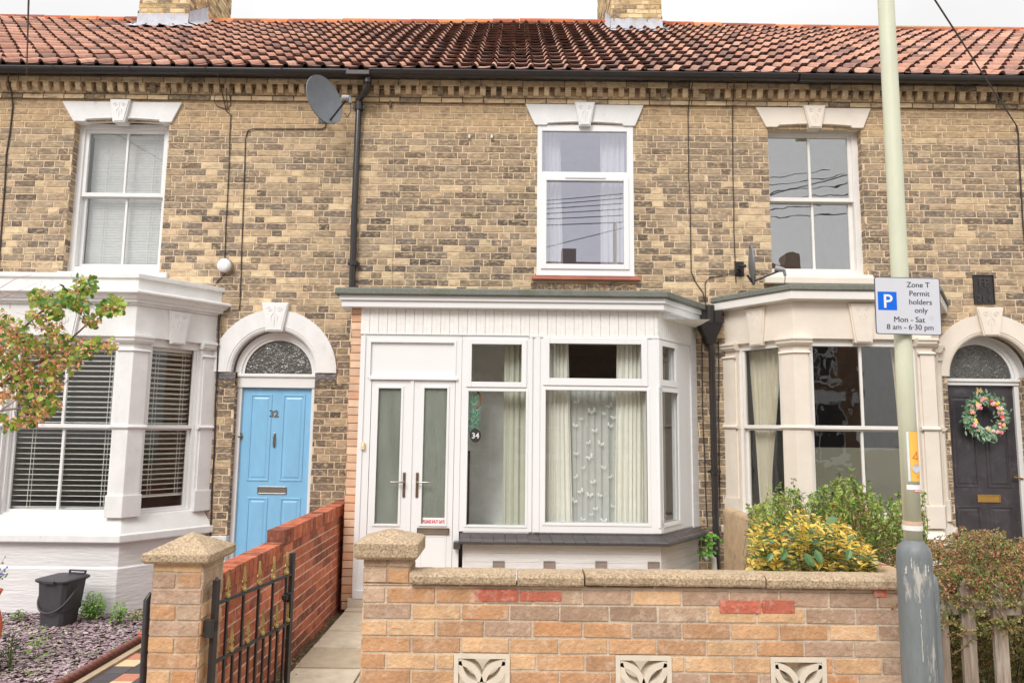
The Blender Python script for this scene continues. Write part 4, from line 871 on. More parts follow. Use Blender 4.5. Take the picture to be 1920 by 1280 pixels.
for nm, a, b, gx0, gx1, gy0, gy1 in (('left', dl+.004, mid-.002, (709, 751), (703, 747), 728, 982), ('right', mid+.002, dr-.004, (794.5, 837), (791, 835), 727, 981)):
    ga = (fu(gx0[0], gy0)+fu(gx1[0], gy1))/2; gb = (fu(gx0[1], gy0)+fu(gx1[1], gy1))/2; za, zb_ = fz(gy1, 770), fz(gy0, 770)
    leaf = MB(); leaf.F = F1; z0_ = zd_b+.032; pz0, pz1 = z0_+.10, fz(1003, 815)
    leaf.plate(a, b, z0_, zd_t-.006, [(ga, gb, za, zb_)], -.045, -.006)
    leaf.frame(ga-.022, gb+.022, za-.022, zb_+.022, .022, -.02, .004)
    leaf.frame(ga-.01, gb+.02, pz0, pz1, .014, -.008, .0); leaf.box(ga+.004, gb+.006, -.008, -.003, pz0+.014, pz1-.014)
    if nm == 'left': leaf.box(b-.012, b+.02, -.006, .006, z0_, zd_t-.006)
    lo = leaf.build('porch_door', M['upvc'], house34, bevel=.002)
    gg = MB(); gg.F = F1; gg.box(ga-.01, gb+.01, -.030, -.024, za-.01, zb_+.01); gg.build('obscure_pane', M['g_obs'], lo)
    obs.append((ga, gb, za, zb_))
    hn = MB(); hn.F = F1; hx = fu(757.5, 908) if nm == 'left' else fu(782, 908); hn.box(hx-.013, hx+.013, -.006, .006, fz(932, 770), fz(885, 770)); s_ = -1 if nm == 'left' else 1
    hn.build('handle_plate', surf('bronze_plate', color=lin(124, 104, 90), rough=.35, metal=.6, bump=0) if nm == 'left' else bpy.data.materials['bronze_plate'], lo, bevel=.005)
    hn = MB(); hn.F = F1; zh_ = fz(903, 770); hn.tube([(hx, .006, zh_), (hx, .045, zh_), (hx+s_*.03, .05, zh_), (hx+s_*.12, .048, zh_-.001)], .0085, 8); hn.build('lever_handle', M['steel'], lo)
    if nm == 'right':
        lb = MB(); lb.F = F1; lb.frame(fu(782, 995), fu(842, 995), fz(1001, 812), fz(989, 812), .009, -.006, .012); lb.build('letterbox', bpy.data.materials['bronze_plate'], lo, bevel=.002)
        lb2 = MB(); lb2.F = F1; lb2.box(fu(782, 995)+.009, fu(842, 995)-.009, -.006, .006, fz(1001, 812)+.009, fz(989, 812)-.009); lb2.build('letter_flap', M['steel'], lo)
        st = thing('gate_notice', 'small white notice reading PLEASE SHUT GATE in red on the porch door pane', 'notice', F1(fu(813, 977), .005, fz(983, 813)))
        k = MB(); k.F = F1; k.box(fu(792, 977), fu(834.5, 977), -.0235, -.0215, fz(983.5, 813), fz(970.5, 813), (.82, .8, .8)); k.build('backing', M['attr'], st)
        k = MB(); uc = (fu(792, 977)+fu(834.5, 977))/2; put_text(k, 'PLEASE SHUT GATE', .040, lambda u, w, h: F1(uc+u*.60, -.021+w, fz(980.6, 813)+h), .0012, col=lin(206, 40, 60)); k.build('lettering', M['attr'], st)
m = MB(); m.box(X0+.06, X0+.9*1.3, YB-.03, YB+.05, -.05, zd_b-.042); m.build('porch_step', M['breeze'], house34, bevel=.006)
k = MB(); k.F = F1; uu = fu(681, 835); k.box(uu-.018, uu+.018, .014, .028, fz(842, 680), fz(828, 680), lin(226, 206, 160)); k.box(uu-.006, uu+.008, .028, .032, fz(838, 680), fz(831, 680), lin(240, 228, 190))
tag(k.build('doorbell', M['attr'], None, bevel=.002), 'small cream doorbell push on the white porch door jamb', 'doorbell')
# porch interior: pale back wall with inner door recess, floor, ceiling; bay room behind
xm = UX(1003, 800, YB)
mb = MB(); zc_ = zb_f-.06
mb.face([(X0+.1, -.02, .05), (xm, -.02, .05), (xm, -.02, zc_), (X0+.1, -.02, zc_)]); mb.face([(X0+pu, YB+.07, .05), (X0+pu, -.02, .05), (X0+pu, -.02, zc_), (X0+pu, YB+.07, zc_)])
mb.face([(X0+.1, YB+.06, .06), (xm, YB+.06, .06), (xm, -.02, .06), (X0+.1, -.02, .06)]); mb.face([(X0+.1, YB+.06, zc_), (PB.p[3].x, YB+.06, zc_), (PB.p[3].x, -.02, zc_), (X0+.1, -.02, zc_)])
mb.box(UX(945, 800, YB)+.2, xm+.03, -.45, -.43, z_bot-.05, zc_)
mb.build('porch_lining', M['roomwhite'], house34)
mb = MB(); dx = X0+(dl+dr)/2+.1; mb.box(dx-.02, dx+.42, -.05, -.021, .06, 1.45, lin(80, 70, 66)); mb.build('inner_door', M['attr'], house34)
room(house34, UX(990, 800)+.02, PB.p[3].x-.12, .11, 3.2, .4, zc_)
mb = MB(); z = z_bot-.01; mb.face([(xm-.4, -.02, z), (xm-.4, YB+.07, z), (*PB.miter(2, -.07), z), (*PB.at(S[3], -.06), z)]); mb.build('window_board', M['roomwhite'], house34)
# curtains of the bay
Yi = YB+.16
ct = thing('curtain_pair', 'long off white curtains in the wide window of the white porch bay', 'curtains', (1.0, Yi, z_bot), 'curtains in the windows')
def cpair(p0, p1, q0, q1, seed, folds=5, yy=Yi, col=lin(232, 230, 220), amp=.026):
    c = MB(); curtain(c, lambda t: UX(q0, 975, yy)*(1-t)+UX(p0, 645, yy)*t, lambda t: UX(q1, 975, yy)*(1-t)+UX(p1, 645, yy)*t, yy, z_bot, H2t[3]+.04, folds, amp, col, seed=seed); c.build('curtain', M['cloth'], ct)
cpair(1018, 1066, 1014, 1074, 1, 6, col=lin(242, 240, 230)); cpair(1156, 1224, 1152, 1228, 2, 8, col=lin(242, 240, 230))
c = MB(); c.F = F2; curtain(c, lambda t: .0, lambda t: .30-.10*t*t, -.17, z_bot, H2t[3]+.04, 4, .02, lin(222, 220, 208), F=F2, seed=6); curtain(c, lambda t: .34, lambda t: .52, -.19, z_bot, H2t[3]+.04, 4, .02, lin(206, 206, 192), F=F2, seed=7); c.build('curtain', M['cloth'], ct)
c = MB(); curtain(c, lambda t: UX(944, 800, -.5), lambda t: UX(992, 800, -.5), -.48, z_bot, H1t[3]+.03, 4, .02, lin(206, 206, 190), seed=9); c.build('curtain', M['cloth'], ct)
m, nt, bs = mat_new('voile'); tr = N(nt, 'ShaderNodeBsdfTransparent'); ms = N(nt, 'ShaderNodeMixShader'); ms.inputs[0].default_value = .68; bs.inputs['Base Color'].default_value = (.74, .75, .72, 1); bs.inputs['Roughness'].default_value = .9
nt.links.new(tr.outputs[0], ms.inputs[1]); nt.links.new(bs.outputs[0], ms.inputs[2]); nt.links.new(ms.outputs[0], nt.nodes['Material Output'].inputs['Surface'])
vo = thing('voile_panel', 'sheer grey voile with white butterflies between the off white curtains', 'net curtain', (UX(1115, 975, Yi+.05), Yi+.05, z_bot))
c = MB(); curtain(c, lambda t: UX(1064, 850, Yi), lambda t: UX(1168, 850, Yi), Yi+.06, z_bot, H2b[3]+.01, 8, .014, seed=3); c.build('sheer_cloth', m, vo)
c = MB(); r = random.Random(5)
for (px_, py_) in ((1082, 753), (1112, 770), (1143, 760), (1090, 785), (1152, 782), (1107, 771), (1078, 797), (1115, 807), (1132, 775), (1104, 829), (1126, 831), (1062, 826), (1143, 797), (1094, 876), (1131, 876), (1106, 856), (1080, 893), (1112, 903), (1145, 893), (1089, 920), (1105, 927), (1124, 928), (1148, 948), (1117, 953), (1109, 964), (1093, 973), (1132, 975), (1080, 850), (1076, 938)):
    x, z = UX(px_, py_, Yi+.03), UZ(py_, Yi+.03, px_); s_ = r.uniform(.016, .032); an = r.uniform(-.7, .7)
    rot = lambda u, v: (x+u*math.cos(an)-v*math.sin(an), Yi+.03, z+u*math.sin(an)+v*math.cos(an))
    for sg in (-1, 1):
        c.face([rot(0, 0), rot(sg*s_, s_*.9), rot(sg*s_*1.15, s_*.1)], (.85, .85, .84)); c.face([rot(0, 0), rot(sg*s_*.8, -s_*.15), rot(sg*s_*.55, -s_*.8)], (.85, .85, .84))
c.build('embroidered_butterflies', M['attr'], vo)
# hanging garland with number disc inside the left pane
yg = YB+.045
gd = thing('garland', 'green leafy garland with a round black number 34 disc in the narrow porch pane', 'garland', (UX(888, 735, yg), yg, UZ(736, yg, 888)))
c = MB(); r = random.Random(8)
for i in range(420):
    py_ = r.uniform(738, 812); px_ = r.uniform(877, 900 if py_ < 790 else 899); x, z = UX(px_, py_, yg), UZ(py_, yg, px_); a = r.uniform(0, 6.28); l_ = r.uniform(.012, .022)
    d_ = (math.cos(a)*l_, math.sin(a)*l_); n_ = (-d_[1]*.28, d_[0]*.28); yy = yg+r.uniform(-.008, .012)
    c.face([(x, yy, z), (x+d_[0]/2+n_[0], yy, z+d_[1]/2+n_[1]), (x+d_[0], yy-.003, z+d_[1]), (x+d_[0]/2-n_[0], yy, z+d_[1]/2-n_[1])], jit(r.choice([lin(90, 176, 140), lin(120, 196, 164), lin(60, 140, 106), lin(170, 216, 194)]), .1, r))
c.build('foliage', M['leaf'], gd)
c = MB(); x, z = UX(894.5, 750, yg), UZ(749, yg, 894)
c.tube([(x+.03*math.cos(i*.4), yg, z+.075*math.sin(i*.4)) for i in range(-4, 5)], .010, 8, lin(140, 84, 56)); c.build('wooden_hook', M['attr'], gd)
c = MB(); x, z = UX(891.5, 816, yg), UZ(816, yg, 891.5); c.prism([(x+.054*math.cos(i*.314), z+.068*math.sin(i*.314)) for i in range(20)][::-1], yg-.020, yg-.012, lin(42, 42, 42)); dsk = c.build('number_disc', M['attr'], gd)
c = MB(); put_text(c, '34', .075, lambda u, w, h: (x+u, yg-.0205-w, z-.026+h), .001, col=(.75, .75, .75)); c.build('number', M['attr'], dsk)

# ------------------------------------------------------------------ drainpipes
def pipe_thing(label, pts, r, mat, collars, name='drainpipe'):
    t = thing(name, label, 'drainpipe', pts[-1]); mb = MB(); mb.tube(pts, r, 12); mb.build('pipe', mat, t)
    for (p, h) in collars:
        c = MB(); p = Vector(p); c.tube([p-Vector((0, 0, h/2)), p+Vector((0, 0, h/2))], r+.011, 12); c.box(p.x-r-.03, p.x+r+.03, p.y-.004, p.y+.02, p.z-h*.3, p.z+h*.3); c.box(p.x-.012, p.x+.012, p.y, .01, p.z-.012, p.z+.012); c.build('bracket', mat, t)
    return t
def wp(px, py, Y): return tuple(U(px, py, Y))
yp = -.055
za_, zb_ = UZ(150, -.22, 688), UZ(545, yp, 661)
ptop = wp(689, 160, -.19); pb = wp(673, 195, yp)
dp = pipe_thing('long black drainpipe with a swan neck, left of the curtained upper window', [wp(689, 146, -.22), wp(689, 164, -.21), wp(686, 173, -.17), wp(677, 182, -.11), wp(673, 188, -.06), pb, (pb[0]-.005, yp, 4.0), (UX(660, 545, yp), yp, zb_)], .034, M['blackplastic'], [(wp(673, 200, yp), .09), (wp(663, 494, yp), .05)])
c = MB(); p = wp(689, 147, -.23); c.box(XP1-.09, XP1+.17, -.297, -.17, Z_GUT-.07, Z_GUT-.012); c.tube([(p[0], -.22, Z_GUT-.03), (p[0], -.22, Z_GUT-.13)], .045, 12); c.build('gutter_outlet', M['blackiron'], dp, bevel=.01)
yh = -.09
p0, p1 = wp(1334, 640, yh), wp(1345, 1100, yh)
dp2 = pipe_thing('black drainpipe with a funnel hopper squeezed between the two bays', [p0, (p1[0]-.0, yh, p1[2])], .035, M['blackplastic'], [(wp(1340, 884, yh), .05)])
c = MB(); hz0, hz1 = UZ(642, yh, 1334), UZ(606, yh, 1334); hx = UX(1331, 620, yh)
rows = []
for z, w, d in ((hz0-.02, .035, .035), (hz0, .045, .04), (hz0+.05, .06, .05), (hz1-.02, .12, .075), (hz1, .125, .08)): rows.append([(hx-w, yh-d, z), (hx+w, yh-d, z), (hx+w, .0, z), (hx-w, .0, z)])
c.grid(rows, closed=True, smooth=False); rows = [[(hx-.115, yh-.07, hz1), (hx+.115, yh-.07, hz1), (hx+.115, -.01, hz1), (hx-.115, -.01, hz1)], [(hx-.04, yh-.03, hz1-.1), (hx+.04, yh-.03, hz1-.1), (hx+.04, -.03, hz1-.1), (hx-.04, -.03, hz1-.1)]]; c.grid(rows, closed=True, smooth=False)
c.build('hopper', M['blackiron'], dp2, bevel=.006)
c = MB(); z = UZ(585, yh, 1331); c.box(hx-.10, hx+.13, -.11, .0, hz1+.0, z+.02); c.tube([(hx, -.09, z+.07), (hx, -.09, hz1-.02)], .055, 12); c.build('outlet_box', M['blackiron'], dp2, bevel=.008)
c = MB(); c.tube([wp(1322, 1048, -.2), wp(1332, 1042, -.2), wp(1338, 1046, -.2), wp(1340, 1075, -.2)], .028, 12, lin(190, 184, 176)); tag(c.build('waste_pipe', M['attr']), 'short pale waste pipe elbow beside the foot of the hopper drainpipe', 'pipe')

# ------------------------------------------------------------------ cables on the facade
def cable(label, pts, r=.0055, name='cable', sub=None, parent=None, col=None):
    V = [Vector(wp(*p)) if len(p) == 3 else Vector(wp(p[0], p[1], -.014)) for p in pts]
    out = [V[0]]
    for a, b in zip(V, V[1:]):
        n = max(1, int((b-a).length/.25))
        for i in range(1, n+1):
            q = a.lerp(b, i/n)
            if 0 < i < n: q += Vector((rnd.uniform(-.006, .006), 0, 0))
            out.append(q)
    mb = MB(); mb.tube(out, r, 6, col or lin(58, 48, 44)); return tag(mb.build(name, M['attr']), label, 'cable')
cable('dark cable from the large dish along the brick down to the blue door arch', [(612, 232), (610, 238), (604, 242), (474, 242), (464, 246), (460, 262), (455, 420), (449, 580), (416, 584), (411, 600), (410, 650, -.05)])
cable('thin dark cable dropping from the gutter past the round white alarm sounder', [(408, 140, -.28), (416, 172, -.10), (420, 188, -.04), (424, 208), (433, 215), (430, 300), (426, 380), (422, 470), (421, 488), (423, 512), (404, 531)])
cable('looped slack cable under the cornice above the round alarm sounder', [(404, 178, -.09), (401, 190, -.05), (408, 200), (425, 205), (433, 196), (431, 180, -.05), (424, 165, -.1), (426, 200, -.03), (430, 208)], r=.004)
cable('dark cable along the reveal beside the white bay down to the plinth', [(410, 590, -.06), (407, 700, -.03), (403, 800), (398, 900), (394, 1010)], r=.008)
cable('black cable down the brickwork at the far left above the white bay', [(17, 128, -.25), (15, 150, -.12), (22, 175, -.04), (24, 200), (12, 290), (4, 410), (-4, 520)], r=.008)
cable('dark straight cable down the brick, the nearer one to the curtainless upper window', [(1378, 140, -.3), (1375, 175, -.1), (1374, 195, -.02), (1374, 300), (1376, 430), (1380, 530)])
cable('dark cable from the gutter beside the curtained upper window, curving in above the hopper', [(1300, 138, -.29), (1298, 160, -.16), (1293, 185, -.05), (1290, 210), (1291, 330), (1295, 440), (1296, 510), (1305, 530), (1318, 548), (1322, 565, -.03)])
cable('looped cable from the small dish to the roof edge of the cream bay', [(1385, 508, -.05), (1360, 516), (1330, 520), (1322, 530), (1323, 575, -.02)], r=.005)
cable('thin pale wire hanging down the brickwork right of the main drainpipe', [(738, 250), (737, 400), (734, 535)], r=.003, col=lin(196, 184, 164))
cable('black cable on the brick strip left of the hopper drainpipe', [(1316, 630), (1317, 760), (1322, 900), (1326, 985)], r=.006)
cable('black cable on the brick strip right of the hopper drainpipe', [(1347, 640), (1347, 760), (1349, 880), (1350, 950)], r=.006)
cable('black cable at the far right wall end above the black door', [(1906, 236, -.03), (1909, 250), (1913, 330), (1918, 420), (1925, 480)], r=.008)
def wire(label, a, b, r=.007, sag=.1):
    a, b = Vector(a), Vector(b); n = 16; mb = MB(); mb.tube([a.lerp(b, i/n)-Vector((0, 0, sag*4*(i/n)*(1-i/n))) for i in range(n+1)], r, 6, lin(70, 58, 56)); return tag(mb.build('overhead_wire', M['attr']), label, 'wire', None)
dlt = (CAM+ray(1755, 0)*9.6)
pole_top = U(1755, 0, -2.4); wa = Vector(wp(1906, 236, -.03)); wb = wa+(pole_top-wa)*3.2
wire('overhead wire slanting down to the wall at the upper right over the roof', wb, wa, sag=.02)
wa = Vector(wp(50, 140, -.3)); wb = wa+(U(54, 0, -3.0)-wa)*3; wire('overhead wire dropping almost vertically to the gutter at the far left', wb, wa, sag=.02, r=.006)
for i in range(6):   # wires crossing the street behind the camera, mirrored in the upper panes
    wire('telephone wire crossing the street, mirrored in the upper windows', (-9+i*.9, -13.5, 7.6+i*.12), (9, -7.4-i*.9, 6.6+.5*i), r=.012, sag=.25)['group'] = 'telephone wires over the street'
mb = MB(); mb.tube([wp(-9, 1400, -4.4), wp(-9, 60, -4.4), wp(-6, -120, -4.4)], .03, 10, lin(196, 170, 148))
# small bits on the facade
t = thing('alarm_sounder', 'round white alarm sounder on the brick above the white bay', 'alarm', wp(424, 500, 0)); c = MB(); x, z = UX(425, 500), UZ(500, 0, 425)
c.F = lambda a, b, d: (x+a, -d, z+b)
c.lathe([(.001, .0), (.078, .0), (.08, .02), (.078, .05)], n=28, col=lin(176, 158, 136)); c.lathe([(.074, .05), (.074, .075), (.066, .09), (.04, .096), (.001, .098)], n=28, col=lin(222, 222, 222)); c.build('cover', M['attr'], t)
for i, (px_, py_) in enumerate(((732, 192), (880, 256), (922, 256))):
    c = MB(); p = wp(px_, py_, -.03); c.box(p[0]-.012, p[0]+.012, -.04, .0, p[2]-.05 if i == 0 else p[2]-.02, p[2]+.02, lin(96, 80, 70) if i == 0 else lin(220, 214, 206)); tag(c.build('wall_fixing', M['attr'], bevel=.004), ['small rusty hook under the cornice right of the drainpipe', 'left one of two pale wall plugs in the brick left of the curtained upper window', 'right one of two pale wall plugs in the brick left of the curtained upper window'][i], 'fixing')

# ------------------------------------------------------------------ satellite dishes
def dish(label, centre, r, normal, arm_len, wall_pt, roll):
    """normal: way the reflector looks"""
    t = thing('satellite_dish', label, 'satellite dish', centre); C_ = Vector(centre); n = Vector(normal).normalized(); up = Vector((0, 0, 1)); a = up.cross(n).normalized(); b = n.cross(a); a, b = a*math.cos(roll)+b*math.sin(roll), b*math.cos(roll)-a*math.sin(roll)
    mb = MB(); mb.F = lambda p, q, w: tuple(C_+a*p+b*q+n*w)
    rows = []
    for i in range(9): rr = r*i/8; rows.append([(rr*math.cos(k*math.pi/18), rr*1.08*math.sin(k*math.pi/18), .17*r*(i/8)**2-.17*r) for k in range(36)])
    mb.grid(rows, closed=True); rim = [[(r*(1+e)*math.cos(k*math.pi/18), 1.08*r*(1+e)*math.sin(k*math.pi/18), w) for k in range(36)] for e, w in ((0, 0), (.02, .004), (.025, -.006), (.01, -.012))]; mb.grid(rim, closed=True)
    rows = [[(p, q, w-.006) for p, q, w in row] for row in rows]; mb.grid(rows, closed=True)
    mb.build('reflector', M['dish'], t)
    f = C_+n*arm_len*.85+b*(-r*.35); st = C_+b*(-r*.92)-n*.02; m2 = MB(); m2.tube([st, f+Vector((0, 0, -.02))], .010, 8); m2.tube([C_-n*.03-n*.17*r, C_-n*.09-n*.17*r, Vector(wall_pt)], .018, 8); m2.tube([st, C_-n*.06-b*.1], .012, 6)
    w = Vector(wall_pt); m2.box(w.x-.05, w.x+.05, w.y-.005, .0, w.z-.08, w.z+.08); m2.build('bracket_arm', M['blackiron'], t)
    h = MB(); d = (C_-f).normalized(); h.tube([f-d*.05, f-d*.01, f+d*.04], [.022, .03, .034], 12, lin(150, 150, 154)); h.tube([f-d*.05, f-d*.06+Vector((0, 0, -.06))], .016, 8, lin(120, 120, 124)); h.build('receiver_head', M['attr'], t)
    c2 = MB(); e = f-d*.06+Vector((0, 0, -.06)); c2.tube([e, e+Vector((.0, .02, -.08)), e+Vector((-.04, .06, -.12)), e+Vector((-.09, .1, -.06))], .004, 6); c2.build('lead_cable', M['dark'], t)
dish('large grey satellite dish on the brick under the gutter left of the main drainpipe', wp(609, 187, -.40), .235, (.82, -.56, .10), .34, wp(606, 218, -.01), R(22))
dish('small grey satellite dish seen edge on, above the gap between the bays', wp(1411, 497, -.30), .19, (.975, -.22, .06), .30, wp(1386, 504, -.01), R(4))

# fire insurance plaque
t = thing('wall_plaque', 'small black cast iron plaque reading FP and 1216 on the brick above the black door', 'plaque', wp(1845, 544, 0)); x0, x1 = UX(1824, 544), UX(1862.5, 544); z0, z1 = UZ(571, 0, 1845), UZ(516, 0, 1845)
c = MB(); c.box(x0, x1, -.016, 0, z0, z1); c.frame(x0, x1, z0, z1, .010, -.024, -.016); pq = c.build('plate', M['blackiron'], t, bevel=.003)
c = MB(); xm_ = (x0+x1)/2; put_text(c, 'FP', .125, lambda u, w, h: (xm_+u, -.016-w, z1-.125+h), .002, thick=.008); put_text(c, '1"   E', .06, lambda u, w, h: (xm_+u, -.016-w, z1-.19+h), .001, thick=.007); put_text(c, '21 6', .095, lambda u, w, h: (xm_+u, -.016-w, z0+.03+h), .002, thick=.008); c.build('raised_letters', surf('worn_letters', color=lin(64, 58, 56), rough=.4, bump=0), pq)

# wreath on the black door
wx, wz, wy = UX(1849, 780, .06), UZ(781, .06, 1849), .10
t = thing('door_wreath', 'leafy wreath with pink, yellow and red flowers hanging on the black door', 'wreath', (wx, wy, wz)); r = random.Random(4)
c = MB(); c.tube([(wx+.165*math.cos(i*math.pi/12), wy+.01, wz+.165*math.sin(i*math.pi/12)) for i in range(25)], .014, 8, lin(92, 78, 58)); c.build('hoop', M['twig'], t)
c = MB()
for i in range(620):
    a = r.uniform(0, 6.2832); rad = .168+r.gauss(0, .034); p = Vector((wx+rad*math.cos(a), wy-.01-r.uniform(0, .045), wz+rad*math.sin(a))); da = a+r.choice((1, 1, -1))*r.uniform(.3, 1.3); l_ = r.uniform(.035, .075); d = Vector((math.cos(da), r.uniform(-.5, .1), math.sin(da))).normalized()*l_; s_ = d.cross(Vector((0, 1, 0))).normalized()*l_*.2
    c.face([p, p+d*.5+s_, p+d, p+d*.5-s_], jit(r.choice([lin(126, 160, 128), lin(150, 182, 150), lin(96, 134, 98), lin(170, 196, 164)]), .12, r))
c.build('foliage', M['leaf'], t)
c = MB()
for i in range(48):
    a = r.uniform(0, 6.2832); rad = .165+r.gauss(0, .022); p = (wx+rad*math.cos(a), wy-.055-r.uniform(0, .012), wz+rad*math.sin(a)); cc = r.choice([lin(244, 176, 180), lin(240, 204, 90), lin(222, 90, 90), lin(244, 196, 184), lin(250, 212, 110), lin(234, 140, 154), lin(246, 214, 206)]); R_ = r.uniform(.012, .021)
    c.ball(p, R_*.55, cc, 6, .6)
    for k in range(6): aa = k*1.047+r.random(); c.ball((p[0]+R_*.75*math.cos(aa), p[1]+.003, p[2]+R_*.75*math.sin(aa)), R_*.5, jit(cc, .12, r), 6)
c.build('flowers', M['attr'], t)

# ------------------------------------------------------------------ ground
G0 = 0.0; YW = -4.02                          # front face of the garden walls
mb = MB(); mb.face([(-60, 1, -.25), (60, 1, -.25), (60, -60, -.25), (-60, -60, -.25)]); tag(mb.build('ground', M['ground']), kind='structure')
mb = MB(); mb.box(-30, 30, -6.4, YW-.0, -.30, -.13, lin(168, 158, 146)); mb.box(-30, 30, -6.55, -6.403, -.30, -.13, lin(186, 180, 170)); tag(mb.build('pavement', M['slab']), kind='structure')
mb = MB(); mb.face([(-30, -6.55, -.235), (30, -6.55, -.235), (30, -12.4, -.235), (-30, -12.4, -.235)]); tag(mb.build('road', M['asphalt']), kind='structure')
mb = MB(); mb.box(-30, 30, -14.0, -12.4, -.30, -.13, lin(160, 150, 140)); tag(mb.build('far_pavement', M['slab']), kind='structure')
XWALL = -1.62
# garden soil and gravel bed base
mb = MB(); mb.box(-9, XWALL-.0, YW+.02, .0, -.3, -.075, lin(138, 118, 120)); mb.box(XWALL, 12, YW+.15, 0, -.3, -.045, lin(120, 104, 84)); tag(mb.build('garden_soil', M['soil']), kind='structure')
# slab path to the porch
mb = MB(); r = random.Random(3)
xs_ = [-1.50, -1.02, -.56]
y = -4.6
while y < YB-.05:
    l_ = .60 if r.random() < .6 else .45
    for i in range(2):
        dz = r.uniform(-.004, .004); cc = jit(r.choice([lin(188, 172, 148), lin(176, 160, 136), lin(196, 182, 160)]), .05, r)
        mb.box(xs_[i]+.005, xs_[i+1]-.005, y+.004, min(y+l_, YB-.04)-.004, -.10, .008*(y+4.6)+dz, cc)
    y += l_
tag(mb.build('path', M['slab'], bevel=.004), kind='structure')
mb = MB(); mb.box(-.52, 1.95, YW+.2, YB-.1, -.1, -.012, lin(176, 160, 140)); tag(mb.build('paved_yard', M['slab']), kind='structure')
# checkered tile path of house 32
mb = MB(); r = random.Random(2); ts = .15; ox, oy = -1.98, -4.4
TX0 = -2.86
for i in range(6):
    for j in range(40):
        x, y = TX0+i*ts, oy+j*ts
        if x+ts > XWALL-.1 or y > -.3: continue
        k = (i+2*j) % 5; cc = {0: lin(210, 184, 144), 1: lin(78, 74, 78), 2: lin(184, 124, 100), 3: lin(84, 80, 82), 4: lin(76, 72, 74)}[k]; mb.box(x+.002, x+ts-.002, y+.002, y+ts-.002, -.10, -.052, jit(cc, .07, r))
tag(mb.build('tiled_path', M['attr']), kind='structure')
mb = MB(); mb.box(TX0-.06, TX0-.004, YW, -.4, -.12, -.035, lin(178, 160, 132)); mb.build('path_border', M['slab']); tag(bpy.data.objects['path_border'], kind='structure')
# rope edging of the slate bed
t = thing('rope_edging', 'dark red rope topped edging tiles between the slate bed and the tiled path', 'edging', (TX0-.09, -2.5, -.06)); mb = MB(); y = YW+.1
pts = []
while y < -.75: pts.append(y); y += .012
mb.tube([(TX0-.095, y, -.005) for y in pts], [.021+.005*math.sin(i*1.3) for i in range(len(pts))], 10, lin(124, 82, 74)); mb.box(TX0-.112, TX0-.078, YW+.1, -.75, -.12, -.012, lin(112, 72, 64)); mb.build('edging_tile', M['terra2'] if 'terra2' in M else surf('dark_terracotta', attr=True, rough=.6, stain=(.7, 1.3), nscale=14, bump=.3), t)
# slate chippings: loose plates over the bed
mb = MB(); r = random.Random(12); sc_ = [lin(166, 142, 146), lin(150, 128, 134), lin(180, 158, 158), lin(140, 122, 126), lin(188, 172, 170), lin(158, 134, 144)]
for i in range(24000):
    y = -4.0+3.6*(r.random()**.85); x = r.uniform(-5.4, TX0-.12); s_ = r.uniform(.010, .026); a = r.uniform(0, 3.14); tx, ty = r.uniform(-.24, .24), r.uniform(-.24, .24); z = -.064+r.uniform(0, .015); n = r.choice((4, 5)); el = r.uniform(.45, .9)
    ca, sa = math.cos(a), math.sin(a); P_ = []
    for k in range(n):
        b = 2*math.pi*k/n+r.uniform(-.3, .3); u, v = s_*math.cos(b), s_*el*math.sin(b); dx, dy = u*ca-v*sa, u*sa+v*ca; P_.append((x+dx, y+dy, z+tx*dx+ty*dy))
    mb.face(P_, jit(r.choice(sc_), .14, r))
    mb.face([P_[0], P_[1], (P_[1][0], P_[1][1], P_[1][2]-.01), (P_[0][0], P_[0][1], P_[0][2]-.01)], lin(116, 98, 104))
tag(mb.build('slate_chippings', M['slate']), 'purple grey slate chippings covering the bed in front of the white bay', 'slate chippings', kind='stuff')

# ------------------------------------------------------------------ garden walls
WB = [lin(204, 160, 120), lin(208, 167, 127), lin(198, 152, 113), lin(190, 145, 108), lin(213, 174, 134), lin(186, 145, 112), lin(203, 150, 108)]
WG = [lin(180, 150, 128), lin(188, 160, 136), lin(170, 142, 120)]
def pal_w(r, u, z):
    if z > .93: return jit(r.choice(WG), .1, r)
    if z > .80: return jit(r.choice(WG+WB[3:5]), .1, r)
    return jit(r.choice(WB) if r.random() < .93 else r.choice(WG), .05, r)
def pier_cap(parent, x0, x1, y0, y1, z0, h1, h2, o=.05, mat=None):
    m = MB(); a, b, c, d = x0-o, x1+o, y0-o, y1+o; i = .012; cx, cy = (a+b)/2, (c+d)/2
    rows = [[(a+k, c+k, z), (b-k, c+k, z), (b-k, d-k, z), (a+k, d-k, z)] for k, z in ((.012, z0), (0, z0+.012), (0, z0+h1), (.012, z0+h1+.006))]
    m.grid(rows, closed=True, smooth=False); m.face(rows[0][::-1]); t_ = rows[-1]; e = .012
    for q in range(4): m.face([t_[q], t_[(q+1) % 4], (cx, cy, z0+h1+h2)])
    return m.build('pier_cap', mat or M['agg'], parent, bevel=.004)
zcap = lambda py, px: UZ(py, YW, px)
CH = .0745
